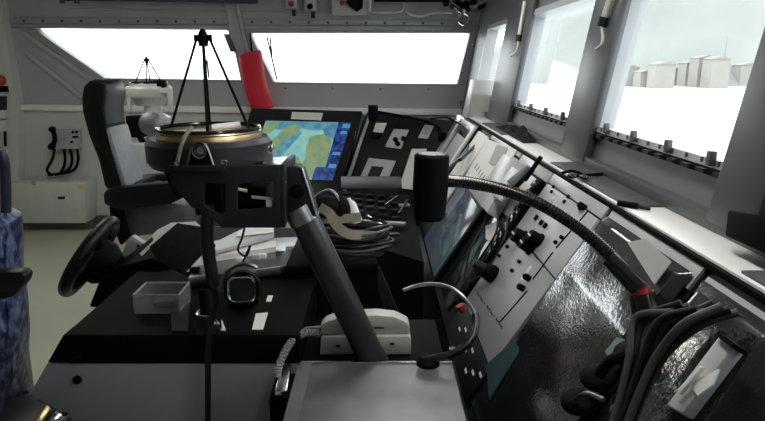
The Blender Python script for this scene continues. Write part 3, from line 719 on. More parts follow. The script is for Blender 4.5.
# black binder with papers
t = thing('binder', PY(175, 285, 1.98), 'open black binder propped on the helm console with white pages behind', 'binder')
bd = [(150, 248), (178, 224), (204, 228), (216, 246), (188, 277), (158, 262)]
z_at = lambda u, v: PY(u, v, 1.9 + (278 - v) / 54 * 0.16)
nb_ = (z_at(204, 228) - z_at(150, 248)).cross(z_at(188, 277) - z_at(150, 248)).normalized()
if nb_.y > 0: nb_ = -nb_
pb = z_at(180, 250)
def PB(u, v, off=0.0): return PN(u, v, pb + nb_ * off, nb_)
MB().poly([PB(u, v) for u, v in bd], nb_ * 0.008).build('cover', 'black_matte', t, bev=0.002)
MB().poly([PB(u, v, -0.006) for u, v in [(152, 236), (158, 230), (172, 223), (196, 222), (204, 230), (180, 226), (156, 246)]], nb_ * 0.003).build('pages', 'paper', t)
MB().poly([PB(u, v, -0.006) for u, v in [(140, 254), (156, 239), (158, 241), (142, 256)]], nb_ * 0.004).build('page_edge', 'paper', t)
MB().poly([PB(u, v, 0.002) for u, v in [(187, 273), (205, 254), (208, 262), (204, 270)]], nb_ * 0.009).build('index_card', 'paper', t)

# folders and papers under the compass bracket
def slab(nm, pix, z, h, m): return MB().poly([PZ(u, v, z) for u, v in pix], (0, 0, h)).build(nm, m)
tag(slab('folder', [(212, 252), (262, 242), (276, 246), (276, 252), (214, 262)], RZ + 0.002, 0.02, 'paper'), 'white folder lying lowest on the rear desk under the compass bracket', 'folder')
t2 = slab('folder', [(214, 246), (250, 228), (274, 228), (274, 238), (216, 254)], RZ + 0.03, 0.012, 'panel_grey'); tag(t2, 'grey folder resting on the white folder under the compass bracket', 'folder')
tag(slab('paper_sheet', [(238, 232), (250, 227), (273, 227), (273, 233), (236, 237)], RZ + 0.045, 0.003, 'paper'), 'cream paper sheet on top of the grey folder', 'paper')
tag(slab('paper_sheet', [(282, 226), (294, 226), (294, 228), (280, 228)], RZ + 0.002, 0.02, 'paper'), 'small white paper strip right of the folders', 'paper')
tag(MB().tube(curve([PY(246, 222, 1.62), PY(242, 238, 1.7), PY(238, 250, 1.75), PY(246, 256, 1.78), PY(250, 246, 1.78), PY(243, 262, 1.8)]), 0.0035, 8).build('cable', 'cable_black'), 'thin black looping cable in front of the white folders', 'cable')

# clear plastic box
t = thing('plastic_box', PZ(160, 312, ZC), 'clear open plastic box on the near left of the helm console', 'plastic box')
bx0, bx1 = PZ(135, 314, ZC), PZ(180, 314, ZC)
w_ = bx1.x - bx0.x; hh = 0.058; dd = 0.10
cx_, cy_ = (bx0.x + bx1.x) / 2, bx0.y + dd / 2
mb = MB()
mb.box((cx_, cy_, ZC + 0.002), (w_, dd, 0.004))
mb.box((cx_, cy_ - dd / 2, ZC + hh / 2), (w_, 0.004, hh)); mb.box((cx_, cy_ + dd / 2, ZC + hh / 2), (w_, 0.004, hh))
mb.box((cx_ - w_ / 2, cy_, ZC + hh / 2), (0.004, dd, hh)); mb.box((cx_ + w_ / 2, cy_, ZC + hh / 2), (0.004, dd, hh))
mb.build('tray', 'acrylic', t)
mb = MB()
for a, b in [((-1, -1), (1, -1)), ((1, -1), (1, 1)), ((1, 1), (-1, 1)), ((-1, 1), (-1, -1))]:
    mb.tube([(cx_ + a[0] * w_ / 2, cy_ + a[1] * dd / 2, ZC + hh), (cx_ + b[0] * w_ / 2, cy_ + b[1] * dd / 2, ZC + hh)], 0.003, 8)
mb.build('lip', 'tape', t)
MB().box((cx_ + 0.01, cy_, ZC + 0.016), (w_ * 0.5, dd * 0.5, 0.02), bev=0.004).build('contents', 'gunmetal', t)

# round chrome-rimmed gauge on the console
gc = PY(243, 288, 1.68)
t = thing('rudder_gauge', PZ(243, 312, ZC), 'round gauge with chrome rim standing on the helm console', 'gauge')
MB().lathe([(0.052, 0.03), (0.055, 0.0), (0.052, -0.02), (0.045, -0.03)], gc, (0.1, -1, 0.25), 32).build('gauge_case', 'black', t)
gax = Vector((0.1, -1, 0.25)).normalized(); ge1 = gax.cross(Vector((0, 0, 1))).normalized(); ge2 = ge1.cross(gax)
def sq(a, r=0.037): 
    c, s_ = math.cos(a), math.sin(a); f_ = (abs(c) ** 4 + abs(s_) ** 4) ** -0.25
    return gc + gax * 0.034 + (ge1 * c + ge2 * s_) * r * f_
MB().tube([sq(2 * math.pi * i / 40) for i in range(40)], 0.005, 8, closed=True).build('chrome_rim', 'chrome', t)
MB().poly([sq(2 * math.pi * i / 40, 0.035) for i in range(40)], gax * 0.001).build('dial', 'glass_dark', t)
MB().tube([gc + gax * -0.03 + (ge1 * math.cos(a) + ge2 * math.sin(a)) * 0.068 for a in [-0.2 + i * 0.2 for i in range(13)]], 0.006, 8).build('outer_bail', 'steel_dull', t)
MB().cyl(gc - Vector((0, 0, 0.05)) - gax * 0.01, Vector((gc.x, gc.y, ZC)), 0.03, 0.045).build('gauge_foot', 'black_gloss', t)
# throttle lever unit
tb = PZ(208, 330, ZC)
t = thing('throttle_unit', tb, 'black lever control with bright metal collar left of the gauge', 'lever control')
MB().lathe([(0.038, 0), (0.036, 0.02), (0.026, 0.03), (0.022, 0.05)], tb, (0, 0, 1), 24).build('collar', 'black_gloss', t)
MB().tube([tb + Vector((0, 0, 0.04)), tb + Vector((-0.01, 0.02, 0.11))], [0.016, 0.014], 14).build('lever', 'black', t)
MB().tube([tb + Vector((0.026 * math.cos(a), 0.026 * math.sin(a), 0.052)) for a in [2 * math.pi * i / 24 for i in range(24)]], 0.003, 8, closed=True).build('chrome_ring', 'chrome', t)

# ------------------------------------------------------------------ compass repeaters
def compass(name_label, c, R, mats, near, apz):
    """gimballed bearing compass, ring centre c and outer radius R"""
    t = thing('bearing_compass', c, name_label, 'compass')
    MB().lathe([(R * 0.93, -0.06), (R, -0.045), (R, 0.0), (R * 0.93, 0.012), (R * 0.80, 0.012), (R * 0.80, -0.06)], c, (0, 0, 1), 56).build('gimbal_ring', mats[0], t)
    MB().lathe([(R * 0.60, -0.11), (R * 0.76, -0.06), (R * 0.80, 0.010), (R * 0.80, 0.03), (R * 0.74, 0.032), (R * 0.73, 0.02)], c, (0, 0, 1), 56).build('compass_bowl', mats[1], t)
    rg = MB().lathe([(R * 0.76, 0.008), (R * 0.825, 0.008), (R * 0.83, 0.014), (R * 0.82, 0.024), (R * 0.83, 0.027), (R * 0.82, 0.030), (R * 0.76, 0.030)], c, (0, 0, 1), 56).build('azimuth_ring', mats[2], t)
    MB().tube([c + Vector((math.cos(a) * R * 0.80, math.sin(a) * R * 0.80, 0.034)) for a in [2 * math.pi * i / 56 for i in range(56)]], R * 0.032, 8, closed=True).build('ring_edge', 'black_gloss', rg)
    MB().lathe([(R * 0.70, 0.020), (R * 0.70, 0.024)], c, (0, 0, 1), 48).build('compass_glass', 'glass_dark', t)
    ap = Vector((c.x, c.y, apz))
    MB().lathe([(R * 0.02, 0.022), (R * 0.06, 0.015), (R * 0.09, 0.0), (R * 0.07, -0.02)], ap, (0, 0, 1), 14).build('apex_hub', 'black', t)
    for a in (2.75, 4.95, 1.82, 5.9):
        f = c + Vector((math.cos(a) * R * 0.78, math.sin(a) * R * 0.78, 0.03)); d = Vector((math.cos(a), math.sin(a), 0))
        lg = MB().tube([f, ap + d * R * 0.12], R * 0.022 if near else R * 0.028, 8).build('rod', 'black', t)
        MB().box(ap + d * R * 0.12, (0.012, 0.012, 0.016)).build('rod_clip', 'black', lg)
    return t
cc = PY(210, 141, 1.56)
Rn = 60.5 / F * 1.58
t = compass('large black bearing compass with brass ring and rod tripod on a slanted arm', cc, Rn, ('gunmetal', 'black', 'brass'), True, PY(205, 38, 1.56).z)
t_near = t
# sight vane strip on the ring
MB().tube(curve([cc + Vector((-0.005, -Rn * 0.8, 0.05)), cc + Vector((-0.02, -Rn * 0.97, 0.02)), cc + Vector((-0.035, -Rn * 1.02, -0.03))]), 0.005, 8).build('braided_cord', 'strap', t)
MB().tube([cc + Vector((0.02, -0.05, 0.04)), cc + Vector((0.085, -0.02, 0.045))], 0.008, 10).build('sight_bar', 'trim_white', t)
# trunnion bearing plate facing the viewer
yb_ = cc.y - Rn - 0.012
MB().poly([PY(186, 170, yb_), PY(191, 148, yb_), PY(196, 142, yb_), PY(203, 142, yb_), PY(208, 148, yb_), PY(215, 170, yb_)], (0, 0.012, 0)).build('trunnion_plate', 'black', t, bev=0.002)
bp_ = MB().lathe([(0.017, 0.0), (0.017, 0.005), (0.014, 0.006), (0.005, 0.007)], PY(199.5, 151, yb_), (0, -1, 0), 24).build('trunnion_bearing', 'steel', t)
MB().tube([PY(199.5, 151, yb_ - 0.012) + Vector((0.013 * math.cos(a), 0, 0.013 * math.sin(a))) for a in [2 * math.pi * i / 20 for i in range(20)]], 0.0025, 8, closed=True).build('bearing_ring', 'dark_grey', bp_)
MB().lathe([(0.014, 0), (0.014, 0.006), (0.008, 0.009)], cc + Vector((Rn * 0.985, -0.01, -0.02)), (1, 0, 0), 20).build('side_bolt', 'chrome', t)
# bracket box under the ring
yp = 1.385
hl = [[(204, 183), (225, 184), (225, 214), (218, 214), (204, 205)], [(237, 184), (274, 181), (275, 208), (237, 210)]]
outl = [(170, 167), (280, 165), (281, 228), (222, 228), (204, 211), (192, 208), (171, 184)]
def PK(u, v): return PY(u, v, yp)
MB().poly([PK(*q) for q in outl], (0, 0.012, 0), holes=[[PK(*q) for q in h_] for h_ in hl]).build('front_plate', 'gunmetal', t, bev=0.002)
MB().poly([PY(*q, yp + 0.30) for q in [(188, 168), (282, 166), (284, 208), (222, 210), (200, 195)]], (0, 0.012, 0), holes=[[PY(*q, yp + 0.30) for q in [(215, 176), (268, 176), (268, 200), (225, 202)]]]).build('rear_plate', 'gunmetal', t, bev=0.002)
a, b = PK(280, 165), PK(281, 228)
MB().poly([a, b, b + Vector((0.004, 0.17, 0.02)), a + Vector((0.004, 0.17, 0))], (0.010, 0, 0)).build('side_plate', 'gunmetal', t, bev=0.002)
MB().poly([PY(285, 167, yp + 0.04), PY(300, 166, yp + 0.04), PY(303, 169, yp + 0.04), PY(318, 217, yp + 0.04), PY(284, 222, yp + 0.04)], (0, 0.05, 0)).build('arm_head', 'gunmetal', t, bev=0.006)
MB().tube([PY(302, 168, yp + 0.038), PY(317, 216, yp + 0.038)], 0.003, 8).build('edge_highlight', 'steel', t)  # bright strip stands in for the highlight along the arm head edge
MB().lathe([(0.018, 0), (0.018, 0.006), (0.010, 0.008)], PY(297, 191, yp + 0.04), (0, -1, 0), 20).build('pivot_bolt', 'black', t)
MB().poly([PK(170, 165), PK(226, 165), PK(226, 170), PK(170, 170)], (0, -0.015, 0)).build('lip_bar', 'dark_grey', t, bev=0.002)
for (u, v) in [(178, 165), (224, 164)]:
    MB().lathe([(0.008, 0), (0.008, 0.008), (0.004, 0.010)], PY(u, v, yp - 0.005), (0, 0, 1), 8).build('bolt', 'chrome', t)
for (u, v) in [(269, 203), (283, 180)]:
    MB().box(PY(u, v, yp + 0.02), (0.014, 0.01, 0.017), bev=0.002).build('white_fitting', 'paper', t)
for (a, b) in [((252, 197), (272, 199)), ((252, 213), (272, 211)), ((238, 189), (247, 191))]:
    MB().tube([PY(*a, yp + 0.04), PY(*b, yp + 0.04)], 0.004, 8).build('linkage_rod', 'trim_white', t)
MB().box(PY(213, 196, yp + 0.10), (0.07, 0.10, 0.08), bev=0.01).build('gimbal_motor', 'black', t)
MB().box(PY(254, 196, yp + 0.17), (0.09, 0.12, 0.07), bev=0.01).build('inner_case', 'black', t)
MB().tube([cc + Vector((0, 0, -0.05)), cc + Vector((0, 0, -0.13))], [Rn * 0.78, Rn * 0.66], 32).build('bowl_housing', 'black', t)
MB().poly([PY(262, 166, yp + 0.02), PY(281, 166, yp + 0.02), PY(288, 158, yp + 0.20), PY(266, 159, yp + 0.20)], (0, 0, 0.004)).build('top_plate', 'steel', t)
MB().tube(curve([PY(186, 170, yb_ - 0.001), PY(191, 149, yb_ - 0.001), PY(196, 142.5, yb_ - 0.001), PY(203, 142.5, yb_ - 0.001), PY(208, 149, yb_ - 0.001), PY(215, 170, yb_ - 0.001)]), 0.0022, 6).build('plate_edge', 'steel_dull', t)
# slanted arm tube
MB().tube([PY(302, 214, yp + 0.07), PY(366, 346, 1.45), Vector((PY(376, 366, 1.45).x, 1.45, 0.674))], 0.037, 28).build('arm_tube', 'tube_grey', t)
MB().tube([PY(297, 206, yp + 0.068), PY(305, 220, yp + 0.07)], 0.041, 28).build('arm_collar', 'steel_dull', t)
# cable from compass down the console
tag(MB().tube(curve([PY(208, 206, 1.40), PY(207, 240, 1.40), PY(212, 275, 1.42), PY(217, 300, 1.46), PY(211, 322, 1.455), PY(208, 345, 1.445), PY(208, 390, 1.44), PY(207.5, 450, 1.44)]), [0.016] * 20 + [0.008] * 37, 12).build('compass_cable', 'cable_black'), 'thick black cable hanging from the compass bracket down the console side', 'cable')

# far white compass on a pedestal
cf = PY(149, 88, 4.0); Rf = 21 / F * 4.1
t = compass('distant white bearing compass with black rod tripod near the far windows', cf, Rf, ('white_paint', 'white_paint', 'white_paint'), False, PY(147, 60, 4.0).z)
MB().poly([PY(127, 88, 3.9), PY(171, 88, 3.9), PY(173, 112, 3.9), PY(168, 112, 3.9), PY(167, 93, 3.9), PY(131, 93, 3.9), PY(130, 112, 3.9), PY(127, 112, 3.9)], (0, 0.03, 0)).build('yoke', 'white_paint', t, bev=0.004)
MB().box(PY(160, 84, 3.95), (0.07, 0.07, 0.05), bev=0.008).build('sight', 'black', t)
MB().lathe([(0.10, 0.0), (0.11, 0.03), (0.06, 0.06), (0.05, 0.12)], cf + Vector((0.02, -0.02, -0.22)), (0, 0, 1), 24).build('bowl_base', 'white_paint', t)
MB().cyl(cf + Vector((0.02, 0, -0.2)), (cf.x + 0.02, cf.y, 0.0), 0.06, 0.08).build('pedestal', 'white_paint', t)
MB().lathe([(0.075, 0), (0.075, 0.03), (0.05, 0.045)], PY(152, 124, 3.85), (0.2, -1, 0.1), 24).build('round_handle', 'lid_metal', t)
MB().box(PY(151, 163, 3.8), (0.22, 0.2, 0.26), bev=0.01).build('cabinet_box', 'panel_grey', t)
MB().box(PY(137, 126, 3.9), (0.1, 0.1, 0.14), bev=0.01).build('connector_box', 'black', t)
MB().tube(curve([PY(143, 118, 3.85), PY(139, 132, 3.82), PY(143, 143, 3.82)]), 0.02, 10).build('cable', 'black', t)

# ------------------------------------------------------------------ helm chair (faces the windows, to the right)
CY = 3.05
def ch(u, v, dy=0.0): return PY(u, v, CY + dy)
t = thing('helm_chair', (ch(140, 240).x, CY + 0.2, 0), 'black leather helm chair with grey backrest front, beyond the steering wheel', 'chair')
back = [(81, 97), (83, 86), (88, 81), (94, 79), (101, 80), (105, 86), (103, 108), (106, 128), (114, 160), (123, 190), (119, 197), (112, 196), (104, 186), (98, 160), (88, 135), (82, 112)]
MB().poly([ch(u, v) for u, v in back], (0, 0.25, 0)).build('backrest', 'leather', t, bev=0.03)
MB().poly([ch(u, v, 0.012) for u, v in [(101, 82), (105, 84), (108, 92), (106, 110), (107, 126), (103, 126), (101, 108)]], (0, 0.226, 0)).build('headrest', 'head_leather', t, bev=0.012)
MB().poly([ch(u, v, 0.006) for u, v in [(103, 129), (109, 127), (118, 157), (127, 187), (121, 189), (112, 160)]], (0, 0.238, 0)).build('back_cushion', 'grey_leather', t, bev=0.012)
MB().poly([ch(u, v) for u, v in [(118, 196), (186, 205), (186, 232), (122, 238), (116, 215)]], (0, 0.46, 0)).build('seat', 'head_leather', t, bev=0.03)
MB().poly([ch(u, v) for u, v in [(112, 190), (124, 190), (130, 240), (120, 240)]], (0, 0.46, 0)).build('seat_side', 'leather', t, bev=0.01)
MB().poly([ch(u, v, -0.09) for u, v in [(103, 192), (110, 188), (182, 182), (186, 184), (186, 197), (166, 206), (118, 211), (104, 205)]], (0, 0.08, 0)).build('armrest', 'leather', t, bev=0.015)
MB().poly([ch(u, v, 0.48) for u, v in [(128, 182), (143, 176), (185, 172), (192, 176), (190, 184), (150, 186)]], (0, 0.08, 0)).build('armrest', 'leather', t, bev=0.015)
MB().poly([ch(u, v, -0.06) for u, v in [(108, 200), (118, 204), (128, 240), (120, 246), (110, 222)]], (0, 0.05, 0)).build('arm_support', 'black', t, bev=0.01)
sx = ch(155, 240)
MB().lathe([(0.26, 0), (0.26, 0.03), (0.08, 0.06), (0.07, sx.z + 0.02)], (sx.x, CY + 0.23, 0), (0, 0, 1), 28).build('pedestal', 'dark_grey', t)
# blue covered chair at the left edge
BYn = 1.55
def bl(u, v, dy=0.0): return PY(u, v, BYn + dy)
t = thing('covered_chair', (bl(-60, 400).x, BYn + 0.2, 0), 'chair back under a glossy mottled blue cover at the left picture edge', 'chair')
cov = [(-90, 200), (-6, 200), (4, 230), (9, 262), (14, 310), (19, 360), (22, 400), (24, 470), (-110, 470)]
def covf(a, b):
    v = 208 + b * 265
    ur = 1 + 24 * b ** 0.8 + 1.2 * math.sin(b * 17)
    th = a * math.pi; tp = math.sin(min(1.0, b / 0.08) * math.pi / 2) + 0.02; v = v - (1 - tp) * 6
    p0 = bl(ur - 45, v, 0.22); rx = (bl(ur, v).x - bl(ur - 45, v).x)
    return Vector((p0.x + rx * math.cos(2 * th) * tp * (1 + 0.05 * mnoise.noise((b * 9, a * 12, 1))), p0.y + 0.24 * tp * math.sin(2 * th), p0.z))
MB().grid(covf, 48, 40).build('fabric_cover', 'blue_cover', t)
MB().tube(curve([bl(0, 150, 0.15), bl(4, 160, 0.15), bl(5.5, 180, 0.15), bl(6, 212, 0.15)]), 0.014, 12).build('head_frame', 'pipe_navy', t)
MB().tube(curve([bl(-30, 150, 0.15), bl(-6, 148, 0.15), bl(2.5, 156, 0.15), bl(4, 185, 0.15), bl(3, 215, 0.15)]), 0.010, 10).build('chrome_trim', 'steel', t)
MB().poly([bl(u, v, 0.12) for u, v in [(-20, 272), (20, 272), (25, 276), (23, 284), (13, 297), (4, 300), (-20, 300)]], (0, 0.05, 0)).build('armrest', 'dark_grey', t, bev=0.012)
MB().cyl((bl(-60, 400).x, BYn + 0.22, 0.0), (bl(-60, 400).x, BYn + 0.22, bl(-60, 460).z + 0.05), 0.10).build('pedestal', 'dark_grey', t)
# case at the foot of the console
fz = 0.60
t = thing('equipment_case', PZ(40, 430, 0.58), 'dark grey case with bright metal corner at the foot of the side panel', 'case')
q = [PZ(8, 398, fz), PZ(28, 392, fz), PZ(72, 415, fz), PZ(60, 450, fz), PZ(-20, 450, fz)]
MB().poly(q, (0, 0, -fz)).build('case_body', 'dark_grey', t, bev=0.008)
MB().poly([PZ(u, v, fz + 0.002) for u, v in [(47, 407), (52, 411), (43, 424), (36, 424)]], (0, 0, 0.008)).build('metal_strip', 'brass', t, bev=0.002)
MB().poly([PZ(u, v, fz + 0.002) for u, v in [(57, 413), (70, 417), (62, 426), (50, 426)]], (0, 0, 0.012)).build('metal_corner', 'chrome', t, bev=0.003)

# ------------------------------------------------------------------ telephone with coil cord
ZP = 0.672
pe = thing('telephone', PZ(365, 355, ZP), 'beige desk telephone behind the slanted compass arm', 'telephone')
p0, p1 = PZ(320, 356, ZP), PZ(411, 354, ZP)
yq = p0.y
MB().poly([PY(320, 355, yq), PY(321, 340, yq), PY(324, 337, yq), PY(408, 336, yq), PY(411, 339, yq), PY(411, 355, yq)], (0, 0.12, 0)).build('phone_body', 'phone', pe, bev=0.004)
hs = [(321, 335), (320, 327), (326, 322), (338, 318), (352, 316), (375, 315), (395, 317), (408, 323), (410, 330), (410, 335)]
MB().poly([PY(u, v, yq + 0.01) for u, v in hs], (0, 0.05, 0)).build('handset', 'phone', pe, bev=0.006)
MB().poly([PY(u, v, yq + 0.008) for u, v in [(374, 327), (384, 327), (384, 329), (374, 329)]], (0, 0.004, 0)).build('handset_slot', 'ink', pe)
MB().poly([PY(u, v, yq + 0.03) for u, v in [(321, 334), (410, 334), (410, 338), (322, 338)]], (0, 0.05, 0)).build('cradle_gap', 'dark_grey', pe)
for (u, v) in [(338, 346), (392, 344)]:
    MB().box(PY(u, v, yq - 0.002), (0.012, 0.004, 0.006)).build('phone_mark', 'dark_grey', pe)
path = curve([PY(320, 333, yq + 0.02), PY(306, 333, yq), PY(294, 339, yq - 0.02), PY(286, 350, yq - 0.07), PY(279, 366, yq - 0.13), PY(277, 376, yq - 0.14)], 30)
cl = []
for i, p in enumerate(path):
    d = (path[min(i + 1, len(path) - 1)] - path[max(i - 1, 0)]).normalized()
    a_ = d.cross(Vector((0, 1, 0))).normalized(); b_ = d.cross(a_); an = i * 1.15
    cl.append(p + (a_ * math.cos(an) + b_ * math.sin(an)) * 0.008)
MB().tube(cl, 0.0032, 6).build('coil_cord', 'cord_grey', pe)
MB().tube([PY(322, 327, yq + 0.02), PY(306, 328, yq + 0.01), PY(298, 334, yq)], 0.004, 8).build('cord_plug', 'cord_grey', pe)

# ------------------------------------------------------------------ metal lidded box in front
ZL = 0.70
t = thing('metal_box', (0, 1.2, 0), 'low cabinet with brushed metal lid at the bottom centre', 'cabinet')
l0, l1 = PZ(299, 362, ZL), PZ(452, 362, ZL)
xl, xr_ = l0.x, l1.x; yl = l0.y
MB().box(((xl + xr_) / 2, yl - 0.29, ZL - 0.006), (xr_ - xl, 0.58, 0.012), bev=0.003).build('lid', 'lid_metal', t)
MB().box(((xl + xr_) / 2, yl - 0.28, (ZL - 0.012) / 2), (xr_ - xl - 0.03, 0.54, ZL - 0.012)).build('cabinet_body', 'black', t)
MB().box((xl + 0.017, yl - 0.29, ZL + 0.001), (0.034, 0.57, 0.003)).build('bright_edge', 'steel', t)
MB().poly([PZ(u, v, ZL + 0.0005) for u, v in [(300, 362), (452, 362), (452, 363.5), (300, 363.5)]], (0, 0, 0.003)).build('rear_lip', 'chrome', t)
tag(MB().poly([PZ(u, v, ZL - 0.02) for u, v in [(281, 368), (292, 367), (287, 395), (275, 396)]], (0, 0, 0.012)).build('hinge_plate', 'steel', bev=0.003), 'small bright metal plate between side panel and metal lid', 'plate')
MB().box((PZ(283, 382, ZL - 0.03).x, PZ(283, 382, ZL - 0.03).y, 0.33), (0.05, 0.12, 0.66)).build('hinge_bracket', 'black', bpy.data.objects['hinge_plate'])

# shelf block behind: floor behind the lid, carries phone and arm
t = thing('console_shelf', (0.1, 1.6, 0), 'black low shelf behind the metal lid carrying telephone and compass arm', 'shelf')
MB().box(((xr + 0.18) / 2, 1.585, ZP / 2), (0.18 - xr - 0.004, 0.32, ZP - 0.001)).build('shelf_body', 'black', t, bev=0.004)

# cable coil on box right of the arm
ZB = 0.80
kx = PZ(345, 262, ZB)
t = thing('junction_cabinet', (kx.x, kx.y, 0), 'black cabinet with sloping grey side carrying the coiled cables', 'cabinet')
q = [PZ(285, 266, ZB), PZ(378, 263, ZB), PZ(372, 232, ZB), PZ(300, 232, ZB)]
MB().poly(q, (0, 0, -0.03)).build('cabinet_top', 'black', t, bev=0.004)
MB().poly([p + Vector((0, 0.01, -0.03)) for p in q], (0, 0, -0.76)).build('cabinet_body', 'black', t)
MB().poly([PY(371, 268, kx.y + 0.0), PY(379, 267, kx.y), PY(401, 318, kx.y), PY(388, 318, kx.y)], (0, 0.02, 0)).build('side_brace', 'gunmetal', t)
t = thing('cable_coil', kx, 'black coiled cable lying on the black cabinet right of the compass arm', 'cable coil')
for i in range(11):
    a0 = Vector((kx.x, kx.y + 0.11, ZB + 0.012 + 0.0085 * i))
    rx, ry = 0.14 + 0.012 * random.uniform(-1, 1) + 0.004 * i * 0.3, 0.09
    ox, oy = random.uniform(-.01, .02), random.uniform(-.015, .015)
    tl = random.uniform(-0.08, 0.08)
    MB().tube([a0 + Vector((ox + rx * math.cos(a), oy + ry * math.sin(a), tl * rx * math.cos(a) * 0.8 + 0.005 * math.sin(a * 3 + i))) for a in [2 * math.pi * j / 40 for j in range(40)]], 0.0055, 8, closed=True).build('coil_turn', 'cable_black' if i % 3 else 'cable_grey', t)
# webbing strap over coil
def strap(a, b):
    c_ = strap_pts; f = a * (len(c_) - 1); i = min(int(f), len(c_) - 2); p = c_[i].lerp(c_[i + 1], f - i)
    d = (c_[i + 1] - c_[i]).normalized(); s_ = d.cross(Vector((0, -1, 0.3))).normalized()
    return p + s_ * (b - 0.5) * 0.032
yk = kx.y
strap_pts = curve([PY(320, 207, yk + 0.06), PY(330, 214, yk), PY(337, 226, yk - 0.02), PY(349, 234, yk - 0.02), PY(362, 235, yk + 0.02), PY(376, 236, yk + 0.05)])
t = thing('webbing_strap', PY(340, 235, yk), 'tan webbing strap draped over the coiled cable', 'strap')
MB().grid(strap, 40, 3).build('strap_band', 'strap', t, solid=0.003)
strap_pts = curve([PY(322, 219, yk + 0.1), PY(340, 219, yk + 0.1), PY(361, 217, yk + 0.1)])
MB().grid(strap, 20, 3).build('strap_band', 'strap', t, solid=0.003)
# white bottle and black bag behind the coil
t = thing('white_bottle', PY(352, 222, yk + 0.2), 'small white bottle leaning behind the coiled cable', 'bottle')
MB().tube([PY(349, 201, yk + 0.2), PY(351, 204, yk + 0.2), PY(353, 212, yk + 0.2), PY(357, 222, yk + 0.2)], [0.010, 0.018, 0.022, 0.022], 16).build('bottle_body', 'paper', t)
MB().tube([PY(348, 198.5, yk + 0.2), PY(349.5, 201.5, yk + 0.2)], 0.009, 12).build('bottle_cap', 'paper', t)
t = thing('headphones', PY(327, 215, yk + 0.12), 'black headphones with shiny band between compass arm and white bottle', 'headphones')
MB().ball(PY(326, 207, yk + 0.12), (0.05, 0.05, 0.04)).build('ear_cup', 'black', t)
MB().ball(PY(341, 212, yk + 0.14), (0.035, 0.04, 0.06)).build('ear_cup', 'black', t)
MB().tube(curve([PY(314, 199, yk + 0.12), PY(322, 193, yk + 0.12), PY(331, 191, yk + 0.12), PY(337, 197, yk + 0.12), PY(339, 206, yk + 0.12)]), 0.007, 10).build('headband', 'steel_dull', t)

# thin chrome gooseneck lamp loop near the phone
cy0 = PZ(430, 362, 0.72)
t = thing('gooseneck_lamp', cy0, 'thin shiny gooseneck loop rising beside the metal lid', 'gooseneck lamp')
gl = [(404, 290, .3), (416, 286, .28), (432, 284, .25), (449, 287, .2), (463, 297, .13), (473, 310, .08), (476, 322, .05), (473, 336, .02), (463, 348, 0.0), (446, 356, -.01), (426, 360, -.01)]
pts = curve([PY(u, v, cy0.y + d) for u, v, d in gl])
MB().tube(pts[:44], 0.0055, 10).build('bright_neck', 'steel_dull', t)
MB().tube(pts[43:], 0.010, 12).build('dark_neck', 'black_gloss', t)
MB().tube([PY(452, 348, cy0.y), PY(453, 354, cy0.y)], 0.008, 10).build('chrome_clip', 'chrome', t)
MB().tube([PY(460, 305, cy0.y + 0.12), PY(463, 311, cy0.y + 0.12)], 0.012, 12).build('red_cap', 'red', t)
MB().lathe([(0.03, 0), (0.03, 0.01), (0.018, 0.02)], PY(428, 364, cy0.y), (0, 0, 1), 18).build('lamp_base', 'black', t)

# ------------------------------------------------------------------ far bulkhead equipment
yw = YF - 0.005
def W(u, v, d=0.0): return PY(u, v, yw - d)
t = thing('wall_cabinet', W(60, 217), 'white wall cabinet low on the far bulkhead with yellow sticker', 'cabinet')
MB().poly([W(26, 178), W(97, 178), W(97, 217), W(26, 217)], (0, -0.22, 0)).build('cabinet_box', 'white_paint', t, bev=0.006)
MB().poly([W(u, v, 0.222) for u, v in [(77, 185), (85, 184), (85, 189), (78, 189)]], (0, -0.002, 0)).build('yellow_sticker', 'yellow', t)
MB().poly([W(u, v, 0.222) for u, v in [(58, 196.5), (65, 196.5), (65, 199), (58, 199)]], (0, -0.003, 0)).build('lock_plate', 'dark_grey', t)
MB().poly([W(u, v, 0.222) for u, v in [(32, 181), (36, 181), (36, 185), (32, 185)]], (0, -0.002, 0)).build('marking', 'tape', t)
MB().poly([W(u, v) for u, v in [(20, 216), (98, 217), (98, 232), (20, 232)]], (0, -0.12, 0)).build('cabinet_plinth', 'skirt_dark', t)
t = thing('wall_telephone', W(68, 150), 'grey-green wall telephone unit with black handset above the white cabinet', 'telephone')
MB().poly([W(57, 129), W(82, 129), W(82, 148), (W(57, 148))], (0, -0.08, 0)).build('unit_box', 'device_green', t, bev=0.006)
for (u, v) in [(73, 132), (77, 132), (74, 137), (77, 137), (72, 142)]:
    MB().lathe([(0.012, 0), (0.012, 0.008)], W(u, v, 0.08), (0, -1, 0), 10).build('push_button', 'black', t)
for (u, v) in [(61, 135), (61, 139)]:
    MB().box(W(u + 3, v, 0.082), (0.07, 0.004, 0.006)).build('marking', 'tape', t)
MB().tube(curve([W(51.5, 128, 0.09), W(54, 134, 0.11), W(54.5, 141, 0.11), W(51, 148, 0.09)]), [0.03] * 4 + [0.02] * 17 + [0.03] * 4, 10).build('handset', 'black', t)
for ctl in [[(55, 149), (52, 160), (47, 170), (52, 175)], [(64, 149), (65, 158), (64, 166), (60, 174)], [(70, 149), (72, 160), (68, 170), (55, 175)], [(77, 149), (78, 160), (72, 171), (48, 175)]]:
    MB().tube(curve([W(u, v, 0.04) for u, v in ctl]), 0.012, 8).build('cable', 'black', t)
t = thing('alarm_panel', PY(4, 100, YF - 0.11), 'wall alarm panel with red lamp and dark screen at the left edge', 'alarm panel')
def V(u, v, d=0.0): return PY(u, v, YF - 0.105 - d)
MB().lathe([(0.045, 0), (0.045, 0.03), (0.03, 0.05), (0.01, 0.06)], V(1, 80), (0, -1, 0), 20).build('red_lamp', 'red', t)
